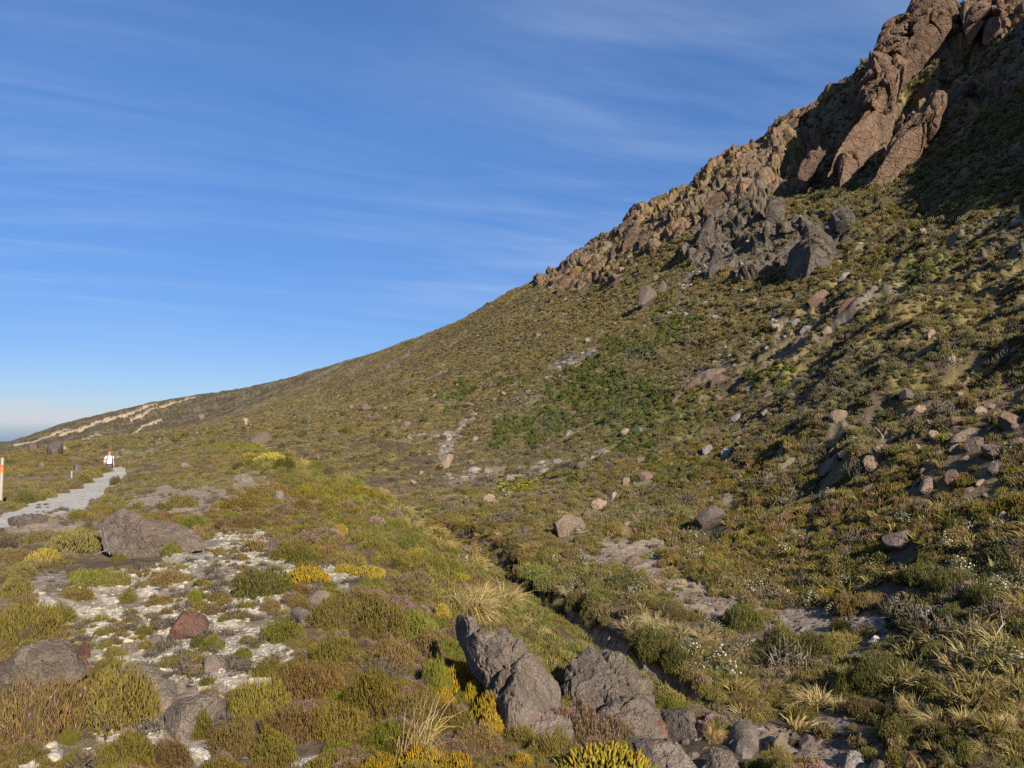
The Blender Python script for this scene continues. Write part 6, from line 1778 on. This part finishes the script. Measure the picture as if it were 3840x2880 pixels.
S_ *= (np.clip(s0 / 110, 0.4, 1.7) * (0.62 + 0.38 * smooth(1500, 2700, pick(x, y, PXg)[0])))[:, None]
cover('hill_scrub', sl_c, P_, S_, R_, 'olive and brown scrub covering the hillside')
x, y = zone(190000, 20, 380, 1.3, lambda x, y: slope(x, y, 331, -0.1, 4.0) & ~gm(x, y) & (rng.uniform(size=len(x)) < 1.0 - 0.6 * smooth(1900, 3100, pick(x, y, PXg)[0])), -37, 38)
P_, S_, R_ = lay(x, y, 0.35, 1.0)
S_ *= (np.clip(np.hypot(x, y) / 110, 0.4, 1.7) * (0.65 + 0.35 * smooth(1500, 2700, pick(x, y, PXg)[0])))[:, None]
cover('hill_grass', sl_t, P_, S_, R_, 'pale tussock grass covering the hillside')
x, y = zone(90000, 16, 300, 1.3, lambda x, y: gm(x, y) & slope(x, y, 337, -0.2, 3.0), -15, 38)
P_, S_, R_ = lay(x, y, 0.4, 1.3)
S_ *= np.clip(np.hypot(x, y) / 100, 0.4, 1.7)[:, None]
cover('green_scrub', sl_g, P_, S_, R_, 'patches of green scrub on the hillside')
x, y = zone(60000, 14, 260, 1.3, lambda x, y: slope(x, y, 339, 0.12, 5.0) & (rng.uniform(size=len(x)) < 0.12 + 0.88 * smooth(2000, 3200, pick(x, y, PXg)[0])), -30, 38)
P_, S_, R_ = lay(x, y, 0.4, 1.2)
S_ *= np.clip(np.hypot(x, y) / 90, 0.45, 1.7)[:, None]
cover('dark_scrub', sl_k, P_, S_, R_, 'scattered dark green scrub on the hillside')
x, y = zone(30000, 9, 300, 1.3, lambda x, y: pick(x, y, M_lime)[0], -15, 38)
P_, S_, R_ = lay(x, y, 0.4, 1.0)
cover('lime_scrub', sl_l, P_, S_, R_, 'bright yellow-green patches at the foot of the hill')
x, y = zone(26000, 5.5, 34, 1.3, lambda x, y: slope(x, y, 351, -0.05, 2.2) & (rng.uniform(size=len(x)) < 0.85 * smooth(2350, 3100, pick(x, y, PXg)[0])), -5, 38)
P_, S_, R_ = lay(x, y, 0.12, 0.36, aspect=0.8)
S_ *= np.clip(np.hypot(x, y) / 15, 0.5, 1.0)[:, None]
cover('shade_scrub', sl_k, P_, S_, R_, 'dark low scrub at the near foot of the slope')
x, y = zone(5000, 10, 200, 1.1, lambda x, y: slope(x, y, 343, 0.1, 4.0), -25, 38)
cover('dead_scrub', sl_d, *lay(x, y, 0.3, 0.8), 'grey dead scrub between the grass')
x, y = zone(1300, 9, 70, 1.1, lambda x, y: slope(x, y, 347, 0.08, 3.0), -15, 38)
cover('flowering_scrub', sl_y, *lay(x, y, 0.2, 0.55), 'small cream-flowered shrubs over the flat')
x, y = zone(60000, 5.5, 45, 1.6, lambda x, y: pick(x, y, M_grav)[0], -25, 37)
cover('gravel', sl_s, *lay(x, y, 0.02, 0.17, sink=0.1), 'loose stones along the stream bed and gravel patches')
x, y = zone(60000, 45, 330, 1.2, lambda x, y: pick(x, y, M_scree)[0] | ((fbm((x, y), 9.0, 5, 0.62, seed=97) > 0.2) & (pick(x, y, onbank)[0] < 0.5) & ~gm(x, y) & (rng.uniform(size=len(x)) < 0.5)), -30, 38)
cover('hill_stones', sl_s, *lay(x, y, 0.25, 1.3, sink=0.15), 'runs of loose stones on the hillside')
x, y = zone(20000, 3.4, 40, 1.5, lambda x, y: (pick(x, y, onbank)[0] > 0.5) & (rng.uniform(size=len(x)) < np.where(pick(x, y, M_path)[0], 0.02, np.where(pick(x, y, M_bare)[0], 0.6, 0.25))), -37, 15)
cover('bank_stones', sl_s, *lay(x, y, 0.012, 0.07, sink=0.1), 'small stones on the bare ground of the bank')

# c) lichen cushions and dry sprigs over the pale ground
m_lich, t_, out_ = mat('lichen')
n_ = t_.noise(t_.add('ShaderNodeNewGeometry').outputs['Position'], 55.0, 4.0, 0.65)
bp_ = t_.add('ShaderNodeBump', ins={'Strength': 0.9, 'Distance': 0.015, 'Height': n_})
d_ = t_.add('ShaderNodeBsdfDiffuse', ins={'Color': t_.mix(t_.ramp(n_, 0.3, 0.65), (0.26, 0.225, 0.175, 1), (0.46, 0.415, 0.325, 1)), 'Normal': bp_.outputs[0]})
t_.l.new(d_.outputs[0], out_.inputs[0])


def lump(name, seed):
    b = Leaves(seed)
    me = pebble(name, seed)
    v = np.array([q.co for q in me.vertices])
    n = fbm(tuple((v * 1.0 + seed).T), 0.28, 3, 0.6, seed=seed)
    v = v * (1 + 0.45 * n)[:, None] * np.array([1, 1, 0.75])
    me.vertices.foreach_set('co', v.astype(np.float32).ravel())
    return me


li = first_of('l', [lump('lichen_cushion', 540 + k) for k in range(4)], m_lich, [(900, 2150), (700, 2330), (560, 2330), (830, 2520)], 0.09, 'cream lichen cushion on pale ground near the %s')
x, y = zone(24000, 3.6, 14, 1.2, lambda x, y: pick(x, y, M_wash)[0] | (pick(x, y, M_white)[0] & (rng.uniform(size=len(x)) < 0.12)), -37, 12)
cover('lichen_cover', li, *lay(x, y, 0.025, 0.11, sink=0.12), 'cream lichen cushions spread over the pale ground')
x, y = zone(4500, 3.6, 22, 1.3, lambda x, y: (pick(x, y, M_white)[0] | pick(x, y, M_bare)[0]) & (fbm((x, y), 0.6, 3, 0.6, seed=401) > -0.05), -37, 12)
cover('dry_sprigs', sl_d, *lay(x, y, 0.06, 0.2), 'small dry grey sprigs on the bare and lichened ground')
x, y = zone(4500, 3.6, 16, 1.3, lambda x, y: pick(x, y, M_white)[0] & (fbm((x, y), 0.8, 3, 0.6, seed=403) > 0.1), -37, 12)
cover('small_sprigs', mh, *lay(x, y, 0.06, 0.17), 'small heather sprigs rooted in the lichened ground')
# ------------------------------------------------------------------ walker, pack and track posts
def skin(name, joints, edges, m, parent=None, sub=2):
    """one continuous surface grown round a skeleton: joints (x, y, z, radius x, radius y)"""
    me = bpy.data.meshes.new(name)
    me.from_pydata([j[:3] for j in joints], edges, [])
    o = link(name, me, m, parent)
    md = o.modifiers.new('skin', 'SKIN')
    md.use_smooth_shade = True
    for v, j in zip(me.skin_vertices[0].data, joints):
        v.radius = (j[3], j[4])
    me.skin_vertices[0].data[0].use_root = True
    sb = o.modifiers.new('smooth', 'SUBSURF')
    sb.levels = sb.render_levels = sub
    return o


def person():
    x, y = -24.4, 48.6
    z = float(ground(x, y))
    r = bpy.data.objects.new('person', None)
    COL.objects.link(r)
    r.location = (x, y, z)
    r.rotation_euler = (0, 0, rad(38))
    tag(r, 'person in a white T-shirt walking up the gravel path, a pack on their back', 'person')
    sk = m_plain('skin', (0.46, 0.24, 0.16), 0.55, 0.06)
    wh = m_plain('white_cotton', (0.82, 0.82, 0.82), 0.85, 0.05)
    navy = m_plain('navy_cloth', (0.03, 0.035, 0.09), 0.8, 0.1)
    hair = m_plain('brown_hair', (0.12, 0.05, 0.03), 0.6, 0.2)
    shoe = m_plain('dark_leather', (0.06, 0.05, 0.045), 0.6, 0.1)
    J = [(0, 0, 0.93, .14, .11), (0, 0, 1.12, .13, .10), (0, -.01, 1.32, .16, .115), (0, -.01, 1.45, .09, .075), (0, -.03, 1.53, .052, .055), (0, -.05, 1.60, .072, .085), (0, -.05, 1.69, .075, .092), (0, -.04, 1.755, .05, .06),
         (.17, 0, 1.40, .055, .055), (.24, .03, 1.14, .042, .042), (.245, -.06, .93, .032, .032), (.24, -.09, .85, .03, .02),
         (-.17, 0, 1.40, .055, .055), (-.25, .05, 1.15, .042, .042), (-.27, .0, .93, .032, .032), (-.265, -.03, .85, .03, .02),
         (.09, -.02, .86, .095, .095), (.10, -.14, .50, .062, .068), (.10, -.10, .10, .042, .045), (.10, -.24, .05, .04, .03),
         (-.09, .02, .86, .095, .095), (-.10, .10, .50, .062, .068), (-.10, .26, .14, .042, .045), (-.10, .16, .05, .04, .03)]
    E = [(0, 1), (1, 2), (2, 3), (3, 4), (4, 5), (5, 6), (6, 7), (3, 8), (8, 9), (9, 10), (10, 11), (3, 12), (12, 13), (13, 14), (14, 15), (0, 16), (16, 17), (17, 18), (18, 19), (0, 20), (20, 21), (21, 22), (22, 23)]
    # fingers and a thumb, rooted in each palm
    for s, w in ((1, 11), (-1, 15)):
        px, py, pz = J[w][:3]
        for k, ln in enumerate((.062, .07, .066, .05)):
            a = len(J)
            oy = (k - 1.5) * 0.019
            J += [(px, py + oy, pz - .045, .009, .009), (px - s * .004, py + oy - .004, pz - .045 - ln * .6, .008, .008), (px - s * .016, py + oy - .008, pz - .045 - ln, .007, .007)]
            E += [(w, a), (a, a + 1), (a + 1, a + 2)]
        a = len(J)
        J += [(px - s * .006, py - .04, pz - .02, .010, .010), (px - s * .012, py - .055, pz - .06, .008, .008)]
        E += [(w, a), (a, a + 1)]
    body = skin('body', J, E, sk, r)
    # face: nose, brow and eyes set in the head
    b = Leaves(5)
    S_ = [((0, -.145, 1.635), .018), ((.03, -.13, 1.665), .011), ((-.03, -.13, 1.665), .011), ((.078, -.045, 1.645), .022), ((-.078, -.045, 1.645), .022)]
    for (cx_, cy_, cz_), rr0 in S_:
        th, ph = np.meshgrid(np.linspace(0, 2 * math.pi, 9)[:-1], np.linspace(0.01, math.pi - 0.01, 6))
        v = np.stack([cx_ + rr0 * np.cos(th) * np.sin(ph), cy_ + rr0 * np.sin(th) * np.sin(ph), cz_ + rr0 * 1.3 * np.cos(ph)], -1).reshape(-1, 3)
        i = np.arange(48).reshape(6, 8)
        j = np.roll(i, -1, 1)
        b.put(v, np.zeros((48, 3)), np.stack([i[:-1], j[:-1], j[1:], i[1:]], -1).reshape(-1, 4))
    link('face', b.mesh('face'), sk, r)
    mo = skin('mouth', [(-.022, -.128, 1.592, .006, .006), (.022, -.128, 1.592, .006, .006)], [(0, 1)], m_plain('lips', (0.3, 0.1, 0.09)), r, 1)
    skin('hair', [(0, .0, 1.70, .098, .09), (0, -.045, 1.755, .085, .075), (0, .035, 1.64, .08, .06), (0, -.105, 1.755, .06, .03)], [(0, 1), (0, 2), (1, 3)], hair, r, 2)
    skin('shirt', [(0, 0, 0.92, .185, .145), (0, 0, 1.12, .165, .13), (0, -.01, 1.32, .185, .14), (0, -.01, 1.435, .12, .095), (.19, 0, 1.385, .082, .08), (.235, .02, 1.25, .08, .075), (-.19, 0, 1.385, .082, .08), (-.24, .03, 1.25, .08, .075)],
         [(0, 1), (1, 2), (2, 3), (3, 4), (4, 5), (3, 6), (6, 7)], wh, r, 2)
    skin('shorts', [(0, 0, .90, .18, .14), (.10, -.03, .80, .12, .12), (.11, -.10, .58, .11, .11), (-.10, .02, .80, .12, .12), (-.11, .08, .58, .11, .11)], [(0, 1), (1, 2), (0, 3), (3, 4)], navy, r, 2)
    for s, yy in ((1, -.17), (-1, .20)):
        skin('shoe', [(s * .10, yy + .07, .06, .05, .05), (s * .10, yy - .08, .045, .045, .038)], [(0, 1)], shoe, r, 2)
    # the pack
    p = bpy.data.objects.new('backpack', None)
    COL.objects.link(p)
    p.location = r.location
    p.rotation_euler = r.rotation_euler
    tag(p, 'white and navy backpack carried by the walker on the path', 'backpack')
    skin('bag', [(-.16, .24, 1.0, .17, .13), (-.17, .25, 1.2, .19, .15), (-.12, .23, 1.40, .14, .11)], [(0, 1), (1, 2)], wh, p, 2)
    skin('trim', [(-.30, .10, 1.02, .022, .03), (-.32, .12, 1.2, .022, .03), (-.22, .12, 1.40, .025, .04), (-.12, .12, 1.5, .03, .05)], [(0, 1), (1, 2), (2, 3)], navy, p, 2)
    skin('pocket', [(-.30, .28, .93, .09, .08), (-.05, .28, .90, .1, .08)], [(0, 1)], navy, p, 2)
    for s in (1, -1):
        skin('strap', [(s * .11, .10, 1.45, .028, .012), (s * .125, -.07, 1.49, .03, .012), (s * .14, -.155, 1.36, .03, .012), (s * .16, -.16, 1.18, .03, .012), (s * .19, -.05, 1.02, .025, .012)], [(0, 1), (1, 2), (2, 3), (3, 4)], navy, p, 2)
    skin('hip_belt', [(-.19, 0, .955, .02, .035), (-.12, -.15, .955, .015, .035), (.12, -.15, .955, .015, .035), (.19, 0, .955, .02, .035)], [(0, 1), (1, 2), (2, 3)], navy, p, 2)


person()


def box_post(name, w, h, m, parent=None, z0=0.0, bevel=0.006, taper=0.0):
    import bmesh
    bm = bmesh.new()
    bmesh.ops.create_cube(bm, size=1.0)
    for v in bm.verts:
        k = 1 - taper if v.co.z > 0 else 1
        v.co = ((v.co.x) * w * k, v.co.y * w * k, (v.co.z + 0.5) * h + z0)
    bmesh.ops.bevel(bm, geom=list(bm.edges), offset=bevel, segments=2, affect='EDGES')
    me = bpy.data.meshes.new(name)
    bm.to_mesh(me)
    bm.free()
    return link(name, me, m, parent)


def post():
    wood = m_plain('grey_wood', (0.33, 0.30, 0.24), 0.85, 0.22, 30)
    p = hit(6, 1888)
    p[2] = float(ground(p[0], p[1])) - 0.1
    Y = p[1]
    top = at(11, 1716, Y)
    h = float(top[2] - p[2])
    w = 9.0 / F * Y
    r = bpy.data.objects.new('marker_post', None)
    COL.objects.link(r)
    r.location = (float(at(6, 1800, Y)[0]), Y, p[2])
    r.rotation_euler = (0, rad(0.4), rad(12))
    tag(r, 'pale wooden track marker post with an orange and red band', 'marker post')
    box_post('stake', w, h, wood, r)
    box_post('orange_band', w * 1.08, h * 0.115, m_plain('orange_paint', (0.75, 0.17, 0.04), 0.5), r, h * 0.70, 0.004)
    box_post('red_band', w * 1.08, h * 0.032, m_plain('red_paint', (0.58, 0.05, 0.06), 0.5), r, h * 0.816, 0.003)
    p = hit(269, 1792)
    Y = p[1]
    h = (1792 - 1768) / F * Y + 0.1
    o = box_post('stake', 4.5 / F * Y, h, wood, None, -0.08, 0.004, 0.1)
    o.location = p
    tag(o, 'short bare wooden stake beyond the path, among low shrubs', 'stake')


post()


def branch(px0, py0, px1, py1, lab, seed, fork=2, rr0=0.012, lift=0.03):
    a, c = hit(px0, py0), hit(px1, py1)
    r = np.random.default_rng(seed)
    J, E = [], []
    n = 6
    for i in range(n):
        t = i / (n - 1)
        q = a * (1 - t) + c * t
        q = q + r.normal(size=3) * 0.02 * np.linalg.norm(c - a)
        q[2] = max(q[2], float(ground(q[0], q[1]))) + lift * (1 + 2 * t)
        J.append((*q, rr0 * (1 - 0.7 * t), rr0 * (1 - 0.7 * t)))
        if i:
            E.append((i - 1, i))
    for k in range(fork):
        b = 2 + k % 3
        q = np.array(J[b][:3]) + r.normal(size=3) * 0.25 * np.linalg.norm(c - a) + np.array([0, 0, 0.06])
        J.append((*q, rr0 * 0.35, rr0 * 0.35))
        E.append((b, len(J) - 1))
    o = skin('dead_branch', J, E, BLEACH, None, 1)
    tag(o, lab, 'branch')


BLEACH = m_plain('bleached_wood', (0.36, 0.32, 0.26), 0.85, 0.2)
branch(2108, 2435, 2148, 2410, 'bleached stick lying across the stones of the gully', 1, 0, 0.007, 0.005)
branch(412, 2098, 396, 2086, 'pale forked dead twig standing below the broad brown lava boulder', 2, 4, 0.0045, 0.06)
branch(3730, 2420, 3770, 2400, 'bare bleached branch among dark bushes far up the flat', 3, 3, 0.008, 0.06)
